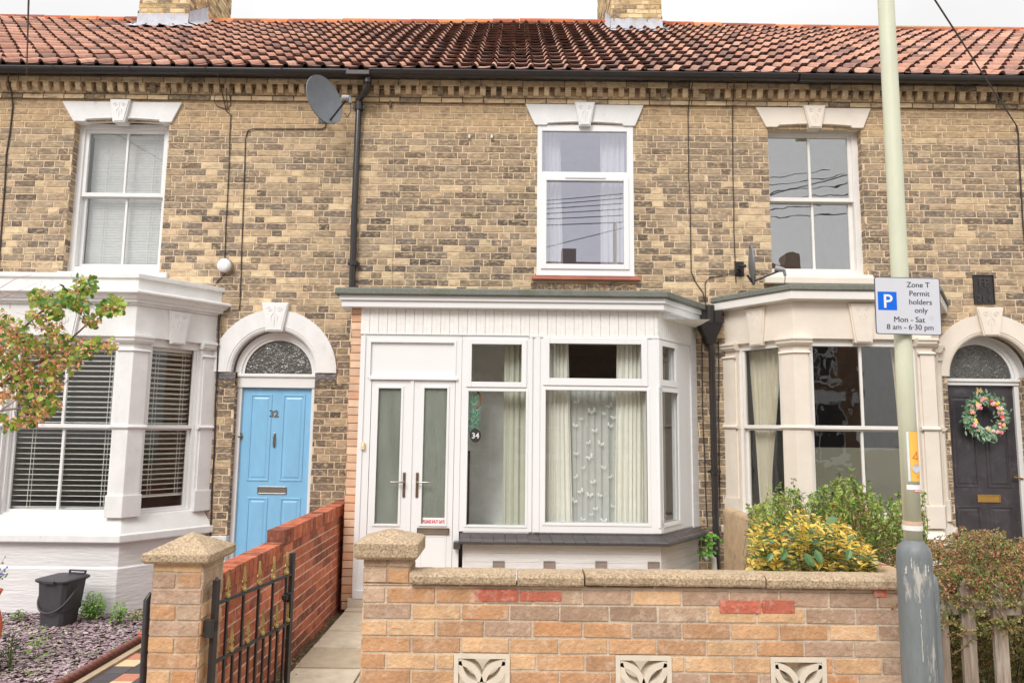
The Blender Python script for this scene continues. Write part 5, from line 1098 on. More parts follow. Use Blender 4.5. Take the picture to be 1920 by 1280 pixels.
def pier(label, x0, x1, zt, name='brick_pier', depth=.25, seed=1):
    t = thing(name, label, 'pier', ((x0+x1)/2, YW+.12, -.13)); mb = MB(); r = random.Random(seed); ml = lin(190, 172, 150)
    lay(mb, Fwall(YW), x0, x1, -.13, zt, lambda r, u, z: jit(r.choice(WB+WG), .06, r), ml, Hb=.0655, j=.009, proud=.005, rng=r, bond='pier')
    lay(mb, Fedge(x1, 1, YW), 0, depth, -.13, zt, pal_w, ml, rng=r, bond='s'); lay(mb, lambda u, w, z: (x0-w, YW+depth-u, z), 0, depth, -.13, zt, pal_w, ml, rng=r, bond='s'); lay(mb, lambda u, w, z: (x1-u, YW+depth+w, z), 0, x1-x0, -.13, zt, pal_w, ml, rng=r, bond='s')
    mb.box(x0+.001, x1-.001, YW+.001, YW+depth-.001, -.13, zt, lin(170, 140, 110)); mb.build('brick_shaft', M['wallbrick'], t); return t
gx0, gx1 = UX(283, 1150, YW), UX(376, 1150, YW); zt = zcap(1056, 340)
gp = pier('free standing brick gate pier with a pyramid concrete cap left of the black iron gate', gx0, gx1, zt, seed=21); pier_cap(gp, gx0, gx1, YW, YW+.25, zt+.003, .045, .085, .045)
rx0, rx1 = UX(682, 1100, YW), UX(768, 1060, YW); zt2 = zcap(1047, 720)
fw = thing('garden_wall', 'low orange brick garden wall with concrete coping in front of the glazed porch', 'wall', ((rx0+2)/2, YW+.1, -.13))
zcb = zcap(1097, 1200); zct = zcap(1076, 1200); wx1 = UX(1705, 1150, YW)
bs_ = [(UX(a, 1250, YW-.0), UX(b, 1250, YW-.0), zcap(t_, (a+b)/2)) for a, b, t_ in ((851, 956, 1219), (1154, 1259, 1213.5), (1444, 1549, 1210))]
bh = .296
_t = sum(t_ for a, b, t_ in bs_)/3; bs_ = [(a, b, -.13+round((_t+.13)/.076)*.076-.004) for a, b, t_ in bs_]
def wholes(z): return [(a, b) for a, b, t_ in bs_ if t_-bh < z < t_]
mb = MB(); r = random.Random(31)
lay(mb, Fwall(YW), rx0, wx1, -.13-.0, zcb-.004, pal_w, lin(204, 188, 168), wholes, Lb=.226, Hb=.0665, j=.0095, proud=.006, bond='s', rng=r)
lay(mb, lambda u, w, z: (rx0-w, YW+.22-u, z), 0, .22, -.13, zcb, pal_w, lin(190, 172, 150), bond='s', rng=r)
# replaced red bricks near the top course
for (a, b, t_, bt) in ((890, 971, 1103, 1125), (975, 1052, 1108, 1124), (1348, 1425, 1124, 1147), (1428, 1488, 1124, 1147), (1636, 1660, 1099, 1117)):
    xa, xb_, za, zb_ = UX(a, t_, YW), UX(b, t_, YW), zcap(bt, a), zcap(t_, a); mb.box(xa, xb_, YW-.0105, YW+.01, za, min(zb_, zcb-.006), jit(lin(190, 108, 88), .08))
for y0_, x_a, x_b in ((YW+.10, rx0+.002, wx1),): mb.plate(x_a, x_b, -.13, zcb-.005, [(a, b, t_-bh, t_) for a, b, t_ in bs_], YW+.001, y0_, lin(180, 150, 120))
mb.build('brickwork', M['wallbrick'], fw)
# upper pier part above the wall, with cap
mb = MB(); lay(mb, Fwall(YW), rx0+.0, rx1, zcb, zt2, lambda r, u, z: jit(r.choice(WG+WB[:3]), .1, r), lin(176, 156, 132), Lb=.115, header=.115, bond='flemish', rng=r)
lay(mb, Fedge(rx1, 1, YW), 0, .2, zcb, zt2, pal_w, lin(176, 156, 132), rng=r, bond='s'); lay(mb, lambda u, w, z: (rx0-w, YW+.22-u, z), 0, .22, zcb, zt2, pal_w, lin(176, 156, 132), rng=r, bond='s')
mb.box(rx0+.001, rx1-.001, YW+.001, YW+.219, zcb, zt2, lin(170, 150, 120)); pr = mb.build('pier_top', M['wallbrick'], fw)
pier_cap(pr, rx0, rx1, YW, YW+.21, zt2+.002, .075, .055, .045)
# coping stones
xj = [UX(768, 1085, YW)+.0, UX(969, 1085, YW), UX(1095, 1085, YW), UX(1431, 1085, YW), wx1+.02]
for i, (a, b) in enumerate(zip(xj, xj[1:])):
    m = MB(); n = 18; dz = (0, -.002, .003, .0)[i]; rows = []
    for (yy, z) in ((YW-.035, zcb+.002), (YW-.04, zcb+.012), (YW-.04, zct-.014), (YW-.028, zct-.0), (YW+.05, zct+.004), (YW+.13, zct-.002), (YW+.145, zct-.02), (YW+.145, zcb), ):
        rows.append([(a+.004+(b-a-.008)*k/n, yy+.0022*noise.noise(Vector((k*.9, yy*30, i))), z+dz+.003*noise.noise(Vector((k*.7, yy*20, i+5)))) for k in range(n+1)])
    rows.append(rows[0]); m.grid(rows, smooth=False); m.face([r_[0] for r_ in rows[:-1]]); m.face([r_[-1] for r_ in rows[:-1]][::-1]); m.build('coping_stone', M['agg'], fw)
# pierced screen blocks
for a, b, t_ in bs_:
    m = MB(); cx, cz = (a+b)/2, t_-bh/2; h = (b-a)/2; y0_, y1_ = YW-.008, YW+.085; th = .022
    m.frame(cx-h, cx+h, t_-bh, t_, th, y0_, y1_)
    hi = h-th
    def arc(c0, c1, bow, w0=.016, w1=.016):
        p, q = Vector(c0), Vector(c1); d = q-p; nn = Vector((-d.y, d.x)).normalized(); pts = [p+d*(k/12)+nn*bow*math.sin(math.pi*k/12) for k in range(13)]; L_, R_ = [], []
        for k, c in enumerate(pts):
            d2 = (pts[min(k+1, 12)]-pts[max(k-1, 0)]).normalized(); n2 = Vector((-d2.y, d2.x)); w = .014; L_.append(c+n2*w); R_.append(c-n2*w)
        for k in range(12): m.prism([tuple(R_[k]), tuple(R_[k+1]), tuple(L_[k+1]), tuple(L_[k])], y0_+.003, y1_-.003)
    for sx in (-1, 1):
        for sz in (-1, 1):
            cr = (cx+sx*hi, cz+sz*hi)
            arc((cx, cz), cr, .030); arc((cx, cz), cr, -.030)
    m.prism([(cx+.02*math.cos(k*.785), cz+.02*math.sin(k*.785)) for k in range(8)][::-1], y0_+.001, y1_-.001)
    m.build('pierced_block', M['breeze'], fw)
# red brick dividing wall
RB = [lin(184, 108, 84), lin(168, 96, 76), lin(196, 118, 92), lin(150, 90, 74), lin(190, 108, 80), lin(138, 86, 72)]
pal_r = lambda r, u, z: jit(r.choice(RB), .12, r)
rw = thing('dividing_wall', 'stepped red brick wall between the slab path and the tiled path', 'wall', (XWALL-.06, -2, 0)); mb = MB(); r = random.Random(6)
ys = -7.6+5.27; za, zb_ = .945, .865; xl = XWALL-.115
for (p, q, zt_) in ((YW+.25, ys, zb_), (ys, -.012, za)):
    lay(mb, Fedge(XWALL, 1, p), 0, q-p, -.13, zt_-.108, pal_r, lin(214, 186, 166), bond='s', rng=r, proud=.004); lay(mb, lambda u, w, z, p=p, q=q: (xl-w, q-u, z), 0, q-p, -.13, zt_-.108, pal_r, lin(190, 160, 140), bond='s', rng=r, proud=.004)
    mb.box(xl+.001, XWALL-.001, p+.001, q, -.13, zt_-.108, lin(170, 140, 120))
    y = p
    while y < q-.01: e = min(y+.0755, q); mb.box(xl-.006, XWALL+.006, y+.004, e-.004, zt_-.107, zt_+r.uniform(-.003, .003), jit(r.choice(RB), .14, r)); y += .0755
    mb.box(xl-.001, XWALL+.001, p+.005, q-.001, zt_-.107, zt_-.008, lin(150, 100, 82))
mb.build('brickwork', M['redbrick'], rw, bevel=0)
# brown rendered wall between the front gardens on the right
xr = 2.03
t = thing('rendered_wall', 'brown rough rendered wall with a rounded top beside the yellow leaved bush', 'wall', (xr, -1.8, 0)); rows = []
zr = UZ(950, -.62, 1350)
for k in range(13):
    y = -.62-3.2*k/12; rows.append([(xr-.0+.004*noise.noise(Vector((y*2, z*5, 0))), y, z) if i < 4 else (xr+.055-.055*math.cos((i-3)*math.pi/6), y, z+.04*math.sin((i-3)*math.pi/6)) for i, z in enumerate([-.1, .3, .6, zr-.04]+[zr-.04]*6)]+[(xr+.11, y, -.1)])
mb = MB(); mb.grid(rows, smooth=True); mb.face(rows[0]); mb.face(rows[-1][::-1]); mb.build('rendered_face', M['render'], t)

# ------------------------------------------------------------------ iron gate, standing open
hx, hy = UX(398, 1180, YW+.04)+.0, YW+.06; ez = Vector((UX(543, 1160, -7.6+4.33), -7.6+4.33, 0)); hv = Vector((hx, hy, 0)); gd_ = (ez-hv); GL = gd_.length; gd_.normalize(); gn = Vector((gd_.y, -gd_.x, 0))
def FG(u, w, z): q = hv+gd_*u+gn*w; return (q.x, q.y, z)
gt = thing('garden_gate', 'black iron garden gate with gold spear finials standing open beside the red brick wall', 'gate', (hx, hy, 0))
zT = UZ(1035, ez.y, 543); zT0 = UZ(1086, hy, 398)
zrail = UZ(1075, ez.y, 543); zrail2 = UZ(1166, ez.y, 543); zbot = -.02
fr_ = MB(); fr_.F = FG
fr_.box(-.016, .016, -.012, .012, zbot, zT0); fr_.tube([(0, 0, zT0-.01), (0, 0, zT0+.012)], [.016, .004], 8); fr_.box(GL-.016, GL+.016, -.012, .012, zbot, zT); zr0, zr2 = UZ(1132, hy, 405), UZ(1243, hy, 405)
def railz(u, which): a, b = ((zr0, zrail), (zr2, zrail2))[which]; return a+(b-a)*u/GL
for wch in (0, 1): fr_.tube([(0, 0, railz(0, wch)), (GL, 0, railz(GL, wch))], .011, 6)
fr_.box(0, GL, -.006, .006, .03, .05); fr_.build('gate_frame', M['blackiron'], gt, bevel=.002)
nb = 5
for i in range(nb):
    u = GL*(i+.55)/(nb+.1)+.02; b = MB(); b.F = FG; zz1 = railz(u, 0); b.box(u-.006, u+.006, -.006, .006, .04, zz1+.01); b.build('bar', M['blackiron'], gt)
    u2 = u+GL*.5/(nb+.1)-.02*(i == 4); b = MB(); b.F = FG; b.box(u2-.006, u2+.006, -.006, .006, .04, railz(u2, 1)+.01); b.build('bar', M['blackiron'], gt)
    for uu, zz_, s_ in ((u, zz1, 1.0), (u2-.015, railz(u2, 1), 1.0)):
        f = MB(); f.F = FG; z = zz_+.01
        f.tube([(uu, 0, z), (uu, 0, z+.012), (uu, 0, z+.02)], [.012, .016, .008], 8); 
        for sgn in (-1, 1): f.tube([(uu, 0, z+.018), (uu+sgn*.016, 0, z+.026), (uu+sgn*.022, 0, z+.016), (uu+sgn*.014, 0, z+.012)], .0045, 5)
        f.tube([(uu, 0, z+.02), (uu, 0, z+.045)], .006, 6)
        for sgn in (-1, 1): f.tube([(uu, 0, z+.045), (uu+sgn*.016, 0, z+.056), (uu+sgn*.018, 0, z+.046)], .004, 5)
        rows = [[(uu-w_, 0, zq), (uu, -.006, zq), (uu+w_, 0, zq), (uu, .006, zq)] for w_, zq in ((.003, z+.05), (.018, z+.066), (.013, z+.082), (.001, z+.125))]; f.grid(rows, closed=True, smooth=False)
        f.build('spear_finial', M['gold'], gt)
h = MB(); h.F = FG; h.box(-.03, -.012, -.010, .010, UZ(1172, hy, 395)-.010, UZ(1172, hy, 395)+.010); h.box(-.05, -.03, -.022, .022, UZ(1172, hy, 395)-.045, UZ(1172, hy, 395)+.04); h.tube([(0, 0, UZ(1172, hy, 395)-.02), (0, 0, UZ(1172, hy, 395)+.02)], .02, 10); h.build('hinge', M['blackiron'], gt, bevel=.002)
h = MB(); h.F = FG; zl = UZ(1114, ez.y, 540); h.box(GL-.08, GL-.01, -.012, .02, zl-.014, zl+.014); h.box(GL-.05, GL-.03, -.02, .03, zl-.03, zl+.02); h.build('latch', M['blackiron'], gt, bevel=.002)
# edge of the neighbour gate
g2 = MB(); a, b = wp(281, 1112, YW+.05), wp(270, 1290, YW+.12)
g2.tube([(a[0]-.005, a[1]+.02, a[2]), (a[0]-.012, a[1], a[2]-.03), (b[0]+.012, b[1]-.02, -.05)], [.008, .016, .016], 8); g2.box(b[0]-.02, b[0]+.024, b[1]-.005, b[1]+.65, -.0, .03)
for i in range(5): g2.tube([(b[0]-.004*i, b[1]+.1+i*.11, -.0), (b[0]-.004*i, b[1]+.1+i*.11, .55)], .006, 6)
g2.box(b[0]-.025, b[0]+.0, b[1]-.0, b[1]+.66, .53, .56)
tag(g2.build('iron_gate', M['blackiron']), 'narrow edge of a black iron gate opened inwards behind the gate pier', 'gate')

# ------------------------------------------------------------------ food caddy bin, pots
bx, by = UX(111, 1150, -1.05), -1.05; bz = -.055
bn = thing('food_bin', 'dark grey lidded food waste caddy with its carry handle down on the slate bed', 'bin', (bx, by, bz))
zt_ = U(111, 1078, -1.05).z
w0 = UX(147, 1150, by)-UX(78, 1150, by); hgt = zt_-bz; ang = R(-10)
def FB(u, w, z): k = .80+.20*z/hgt; x, y = u*k, w*k; return (bx+x*math.cos(ang)-y*math.sin(ang)+.02*z, by+x*math.sin(ang)+y*math.cos(ang), bz+z)
b = MB(); b.F = FB; hw = w0*.43; hd = .13
def rr(u, w, z, q=.03): return [(-u+q, -w, z), (u-q, -w, z), (u, -w+q, z), (u, w-q, z), (u-q, w, z), (-u+q, w, z), (-u, w-q, z), (-u, -w+q, z)]
b.grid([rr(hw, hd, 0), rr(hw, hd, .30*hgt), rr(hw+.008, hd+.008, .31*hgt), rr(hw+.008, hd+.008, .90*hgt), rr(hw+.02, hd+.02, .905*hgt), rr(hw+.02, hd+.02, .93*hgt)], closed=True, smooth=False); b.face(rr(hw, hd, 0)[::-1]); b.build('tub', M['greybin'], bn, bevel=.006)
b = MB(); b.F = FB; rows = [rr(hw+.028, hd+.028, .925*hgt), rr(hw+.03, hd+.03, .96*hgt), rr(hw+.01, hd+.01, .985*hgt), rr(hw*.7, hd*.6, 1.0*hgt)]; b.grid(rows, closed=True, smooth=False); b.face(rows[-1]); b.frame(-.02, hw+.01, 1.0*hgt, 1.09*hgt, .014, hd*.6, hd*.6+.02)
b.box(-.06, .06, -hd-.045, -hd-.02, .90*hgt, .97*hgt); b.build('lid', M['greybin'], bn, bevel=.006)
b = MB(); b.F = FB; pts = []
for i in range(25):
    t_ = i/24; th_ = math.pi*t_; rr_ = 1+.12*math.sin(th_); pts.append((-(hw+.03)*math.cos(th_)*rr_, -(hd+.045)*math.sin(th_)**.7, (.80-.50*math.sin(th_)**.8)*hgt))
b.tube(pts, .009, 8); b.build('carry_handle', M['greybin'], bn)
def pot(label, x, y, z, r, h, name='terracotta_pot', squash=1):
    t = thing(name, label, 'plant pot', (x, y, z)); m = MB(); m.lathe([(r*.55, 0), (r*.9, h*.35), (r, h*.55), (r*.85, h*.72), (r*.62, h*.85), (r*.8, h*.97), (r*.86, h), (r*.74, h), (r*.6, h*.85)], (x, y, z), 24); m.face([(x+r*.7*math.cos(i*.628), y+r*.7*math.sin(i*.628), z+h*.9) for i in range(10)], lin(80, 64, 50)); m.build('pot', M['terra'], t); return t
pz = -.05; py_ = -2.35; pxx = UX(-36, 1160, py_)
pt = pot('terracotta pot with small blue flowers at the left edge of the slate bed', pxx, py_, pz, .135, UZ(1108, py_, 2)-pz)
c = MB(); r = random.Random(9); top = UZ(1108, py_, 2)
for i in range(70):
    a = r.uniform(0, 6.28); l_ = r.uniform(.08, .22); lean = r.uniform(.05, .15); p = Vector((pxx, py_, top)); q = p+Vector((lean*math.cos(a), lean*math.sin(a), l_)); c.tube([p, p.lerp(q, .5)+Vector((0, 0, .02)), q], .0015, 4, lin(92, 124, 72), cap=False)
    for k in range(3): s_ = r.uniform(.006, .011); cc = jit(lin(118, 110, 206), .15, r) if r.random() < .55 else jit(lin(112, 146, 84), .15, r); b0 = q-(q-p)*.18*k+Vector((r.uniform(-.012, .012), r.uniform(-.012, .012), 0)); c.face([b0+Vector((-s_, 0, 0)), b0+Vector((0, -.3*s_, -s_)), b0+Vector((s_, 0, 0)), b0+Vector((0, .3*s_, s_))], cc)
c.build('flowers', M['leaf'], pt)
c = MB(); x_, y_ = UX(268, 1155, -1.6), -1.6; tp = pot('tiny terracotta pot by the gate edge at the end of the rope edging', x_, y_, -.04, .035, .07)

# ------------------------------------------------------------------ street pole with permit sign
PY = -7.6+3.17
def post_x(py): return UX(1692+.0480*(py-640), py, PY)
pxc = (UX(1661+15.5-14, 0, PY)+UX(1722, 1280, PY))/2
xt, xb_ = UX(1661, 0, PY), UX(1721.5, 1200, PY)
lp = thing('street_pole', 'pale green street pole with a thick grey base standing in front of the garden wall', 'pole', (xb_, PY, -.13))
zsh = UZ(1022, PY, 1712); zsh2 = UZ(1045, PY, 1715); ztop = 5.2
m = MB(); dxz = (xt-xb_)/(UZ(0, PY, 1661)-UZ(1200, PY, 1721))
cx = lambda z: xb_+dxz*(z-UZ(1200, PY, 1721))
m.tube([(cx(z), PY, z) for z in (zsh, 1.2, 2.0, 2.8, 3.6, 4.4, ztop)], [.0365, .0365, .036, .036, .0355, .035, .035], 24); shaft = m.build('shaft', M['post'], lp)
m = MB(); m.tube([(cx(z), PY, z) for z in (-.14, .0, .5, zsh2, zsh2+.03, zsh2+.052, zsh2+.062, zsh2+.075)], [.0715, .071, .070, .070, .066, .056, .047, .038], 28); m.build('base', M['postbase'], lp)
def curved(mb, z0, z1, a0, a1, rr_, col, n=10):
    rows = [[(cx(z)+rr_*math.sin(R(a0+(a1-a0)*i/n)), PY-rr_*math.cos(R(a0+(a1-a0)*i/n)), z) for i in range(n+1)] for z in (z0, z1)]; mb.grid(rows, col, smooth=True)
Zp = lambda py: UZ(py, PY-.04, 1705)
m = MB(); curved(m, Zp(902), Zp(809), -22, 62, .0378, lin(250, 186, 84)); curved(m, Zp(902), Zp(809), -38, -24, .0375, lin(216, 222, 222))
curved(m, Zp(866)-.0, Zp(866)-.0, 0, 1, .04, lin(250, 186, 84)); 
st_ = m.build('orange_sticker', M['attr'], shaft); st_['label'] = 'orange sticker with a 4 and a pale blue spot'
m = MB(); zc4 = Zp(863); S4 = lambda u, h: (cx(zc4)+.0385*math.sin(R(15)+u/.040), PY-.0385*math.cos(R(15)+u/.040), zc4+h)
for st4 in (((.006, .040), (0, .030), (-.008, .020), (-.015, .010), (-.005, .010), (.005, .010), (.013, .010)), ((.006, .040), (.006, .02), (.006, .0))): m.tube([S4(u, h) for u, h in st4], .0022, 5, lin(204, 132, 44))
zc5 = Zp(877.5); m.face([(cx(zc5)+.0403*math.sin(R(13)+.0175*math.cos(k*.3)/.04), PY-.0403*math.cos(R(13)+.0175*math.cos(k*.3)/.04), zc5+.0185*math.sin(k*.3)) for k in range(21)], lin(186, 200, 214))
for k in range(2): curved(m, zc5-.03-k*.008, zc5-.028-k*.008, 10, 40, .0401, lin(214, 152, 70))
m.build('sticker_print', M['attr'], shaft)
m = MB(); zt4 = Zp(908); rows = []
for i in range(25):
    a = -50+i*4.6; rows.append([(cx(zt4)+.0398*math.sin(R(a)), PY-.0398*math.cos(R(a)), zt4+.004*noise.noise(Vector((i*.7, 0, 2)))-.001), (cx(zt4)+.0398*math.sin(R(a)), PY-.0398*math.cos(R(a)), Zp(918)+.002*noise.noise(Vector((i*.5, 4, 2))))])
m.grid(rows, (.8, .8, .8)); curved(m, Zp(922), Zp(918), -8, 60, .0401, lin(214, 84, 66)); curved(m, Zp(921), Zp(919), -6, 60, .0403, lin(240, 210, 204)); m.build('torn_label', M['attr'], shaft)
m = MB(); zd = UZ(1075, PY, 1720); u_ = .064; m.tube([(cx(z)+.066, PY-.028, z) for z in (-.13, .3, zd-.06, zd-.01, zd)], [.016, .016, .016, .012, .003], 10); m.build('access_cover', M['postbase'], lp)
r = random.Random(5); m = MB()
for (px__, p0__, p1__, w__) in ((1722, 1062, 1130, .0035), (1706, 1064, 1078, .005), (1735, 1058, 1080, .004), (1741, 1060, 1072, .003), (1712, 1046, 1066, .003), (1727, 1142, 1160, .002), (1728, 1170, 1240, .0018)):
    xx = UX(px__, p0__, PY-.07)-cx(UZ(p0__, PY-.07)); pts = []
    for k in range(9): z = UZ(p0__+(p1__-p0__)*k/8, PY-.07, 1720); xo = max(-.066, min(.066, xx))+r.uniform(-.0012, .0012); pts.append((cx(z)+xo, PY-math.sqrt(.0705**2-xo*xo)+.0005, z))
    m.tube(pts, [w__*r.uniform(.5, 1.2) for _ in pts], 5, lin(190, 186, 176))
m.build('paint_drips', M['attr'], lp)
m = MB(); m.tube([(cx(Zp(981)), PY, Zp(985)), (cx(Zp(981)), PY, Zp(978))], .0398, 24, lin(206, 176, 148)); m.tube([(cx(Zp(990)), PY, Zp(995)), (cx(Zp(990)), PY, Zp(985.5))], .0402, 24, lin(228, 226, 222)); m.build('pale_band', M['attr'], shaft)
# sign
SY = PY-.052; s0 = U(1637.5, 520, SY); s1 = U(1759, 521, SY); s2 = U(1767, 626, SY); s3 = U(1643, 629, SY)
cz = (s0.z+s1.z+s2.z+s3.z)/4; cxs = (s0.x+s1.x+s2.x+s3.x)/4; sw_ = ((s1.x-s0.x)+(s2.x-s3.x))/2; sh_ = ((s0.z-s3.z)+(s1.z-s2.z))/2; tl = R(.7)
def FS(u, w, h): return (cxs+u*math.cos(tl)+h*math.sin(tl), SY-w, cz+h*math.cos(tl)-u*math.sin(tl))
ps = thing('parking_sign', 'white Zone T permit holders parking sign with a blue P square on the street pole', 'sign', (cxs, SY, cz))
def rrect(u0, u1, h0, h1, r_, n=6):
    P_ = []
    for (cu, ch, a0) in ((u1-r_, h0+r_, -90), (u1-r_, h1-r_, 0), (u0+r_, h1-r_, 90), (u0+r_, h0+r_, 180)):
        for k in range(n+1): a = R(a0+90*k/n); P_.append((cu+r_*math.cos(a), ch+r_*math.sin(a)))
    return P_
m = MB(); hu, hh = sw_/2, sh_/2
def slab_(mb, poly, w0, w1, col):
    mb.face([FS(u, w1, h) for u, h in poly], col)
    mb.face([FS(u, w0, h) for u, h in poly][::-1], col); n = len(poly)
    for k in range(n): j_ = (k+1) % n; mb.face([FS(poly[k][0], w0, poly[k][1]), FS(poly[j_][0], w0, poly[j_][1]), FS(poly[j_][0], w1, poly[j_][1]), FS(poly[k][0], w1, poly[k][1])], col)
M['sign'] = surf('sign_face', attr=True, rough=.35, stain=(.97, 1.02), nscale=5, bump=0)
slab_(m, rrect(-hu, hu, -hh, hh, .012), 0, .003, lin(92, 92, 104)); pl_ = m.build('plate', M['sign'], ps)
m = MB(); slab_(m, rrect(-hu+.0035, hu-.0035, -hh+.0035, hh-.0035, .009), .003, .0035, lin(206, 208, 214)); m.build('white_face', M['sign'], pl_)
un = sw_/122.0
sx_ = lambda px: (px-1701.5)*un; sz_ = lambda py: -(py-574.5)*un
m = MB(); bp_ = [(1645, 548), (1679.5, 548), (1681.5, 583), (1647, 583)]
q = [(sx_(1646), sz_(583)), (sx_(1681), sz_(583)), (sx_(1681), sz_(548.5)), (sx_(1646), sz_(548.5))]; slab_(m, q, .0035, .0042, lin(0, 104, 220)); m.build('blue_panel', M['sign'], pl_)
m = MB(); dk_ = lin(66, 66, 84)
for txt, px_, base_, size in (('Zone T', 1722, 539, 14.2), ('Permit', 1723.5, 555.5, 14.2), ('holders', 1725, 571.5, 14.2), ('only', 1725.5, 587, 14.2), ('Mon - Sat', 1703, 605, 14.8), ('8 am - 6·30 pm', 1704, 619, 14.2)):
    put_text(m, txt, size*un, lambda u, w, h: FS(sx_(px_)+u-.00045, .0036+w, sz_(base_)+h), 0, col=dk_, thick=.0003)
    put_text(m, txt, size*un, lambda u, w, h: FS(sx_(px_)+u+.00045, .0038+w, sz_(base_)+h+.0003), 0, col=dk_, thick=.0003)
m.build('parking_letter', M['sign'], pl_); m = MB(); put_text(m, 'P', 36*un, lambda u, w, h: FS(sx_(1664)+u, .0043+w, sz_(578.5)+h), .001, col=(.8, .8, .82), thick=.0003)
m.build('parking_letter', M['sign'], pl_)
m = MB(); slab_(m, [(sx_(1744)+.011*math.cos(k*.5236), sz_(596)+.012*math.sin(k*.5236)) for k in range(12)], .0035, .0039, lin(200, 202, 206)); m.build('sticker_mark', M['sign'], pl_)
m = MB(); m.box(cxs-.03, cxs+.03, SY+.0, PY-.03, cz+.05, cz+.07); m.box(cxs-.03, cxs+.03, SY, PY-.03, cz-.07, cz-.05); m.tube([(cx(cz)-.0, PY, cz+.05), (cx(cz), PY, cz+.07)], .041, 20); m.tube([(cx(cz), PY, cz-.07), (cx(cz), PY, cz-.05)], .041, 20); m.build('clamp', M['steel'], ps)
# pole at the left edge
m = MB(); a, b = U(0, 0, -1.2), U(-4, 78, -1.2)
m.tube([(a.x-.035, -5.6, -.13), (a.x-.035, -5.6, .1)], .01, 5) if False else None
pp = Vector(U(-1, 20, -3.9)); m.tube([(pp.x-.06, -3.9, -.1), (pp.x-.045, -3.9, 2.5), (pp.x-.01, -3.9, pp.z+.0), (pp.x+.005, -3.9, 4.4)], .012, 8, lin(186, 160, 140))

# ------------------------------------------------------------------ picket fence
pf = thing('picket_fence', 'weathered grey picket fence in front of the reddish bush right of the street pole', 'fence', (2.4, YW, -.13)); yk = YW+.0
m = MB(); x0_, x1_ = UX(1757, 1150, yk), UX(1776, 1150, yk); m.box(x0_-.012, x1_+.006, yk, yk+.075, -.13, UZ(1095, yk, 1765)); m.build('fence_post', M['wood'], pf, bevel=.004)
m = MB(); m.box(x1_, 3.6, yk+.03, yk+.055, UZ(1155, yk, 1800), UZ(1129, yk, 1800)); m.build('rail', M['woodrail'], pf, bevel=.003)
m = MB(); m.box(x1_, 3.6, yk+.03, yk+.055, .05, .12); m.build('rail', M['woodrail'], pf, bevel=.003)
for i in range(5):
    pl__, pr__ = (1801+i*59.5, 1827+i*59.5); a, b = UX(pl__, 1100, yk), UX(pr__, 1100, yk); zt__ = UZ(1088, yk, 1813)-i*.004; sh = .035; m = MB(); k_ = .012*(-1)**i
    dx = (a+b)/2; m.prism([(a, -.08), (b, -.08), (b, zt__-.045), (b-.008, zt__-.028), (dx+.012, zt__-.004), (dx-.004, zt__), (a+.008, zt__-.025), (a, zt__-.045)], yk+.006, yk+.029); m.build('picket', M['wood'], pf, bevel=.003)

# ------------------------------------------------------------------ plants
def leaf(mb, p, d, n, L_, W_, col, fold=.25, big=False):
    d = d.normalized(); s = d.cross(n)
    if s.length < 1e-4: s = Vector((1, 0, 0))
    s.normalize(); n = s.cross(d).normalized(); m_ = p+d*L_*.5; t_ = p+d*L_-n*L_*.12
    if not big:
        a, b = m_+s*W_*.5+n*W_*fold, m_-s*W_*.5+n*W_*fold; k = len(mb.v); mb.v += [tuple(p), tuple(a), tuple(t_), tuple(b)]; mb.f += [(k, k+1, k+2), (k, k+2, k+3)]; mb.c += [col, jitc(col)]; mb.m += [0, 0]; mb.sm += [False, False]
    else:
        q1, q2 = p+d*L_*.3, p+d*L_*.7-n*L_*.04; edge = []
        a1, a2 = q1+s*W_*.46+n*W_*fold, q2+s*W_*.42+n*W_*fold; b1, b2 = q1-s*W_*.46+n*W_*fold, q2-s*W_*.42+n*W_*fold
        k = len(mb.v); mb.v += [tuple(x) for x in (p, a1, a2, t_, b2, b1, q1, q2)]
        for f, c in (((0, 1, 6), col[0]), ((6, 1, 2, 7), col[0]), ((7, 2, 3), col[0]), ((0, 6, 5), col[1]), ((6, 7, 4, 5), col[1]), ((7, 3, 4), col[1])): mb.f.append(tuple(k+i for i in f)); mb.c.append(c); mb.m.append(0); mb.sm.append(False)
jitc = lambda c: (c[0]*.93, c[1]*.93, c[2]*.93)
def rv(r, s=1.0): return Vector((r.gauss(0, s), r.gauss(0, s), r.gauss(0, s)))
def stem_path(r, p, d, L_, n=6, wob=.15, droop=0):
    pts = [Vector(p)]; d = Vector(d).normalized()
    for i in range(n): d = (d+rv(r, wob)+Vector((0, 0, -droop))).normalized(); pts.append(pts[-1]+d*L_/n)
    return pts
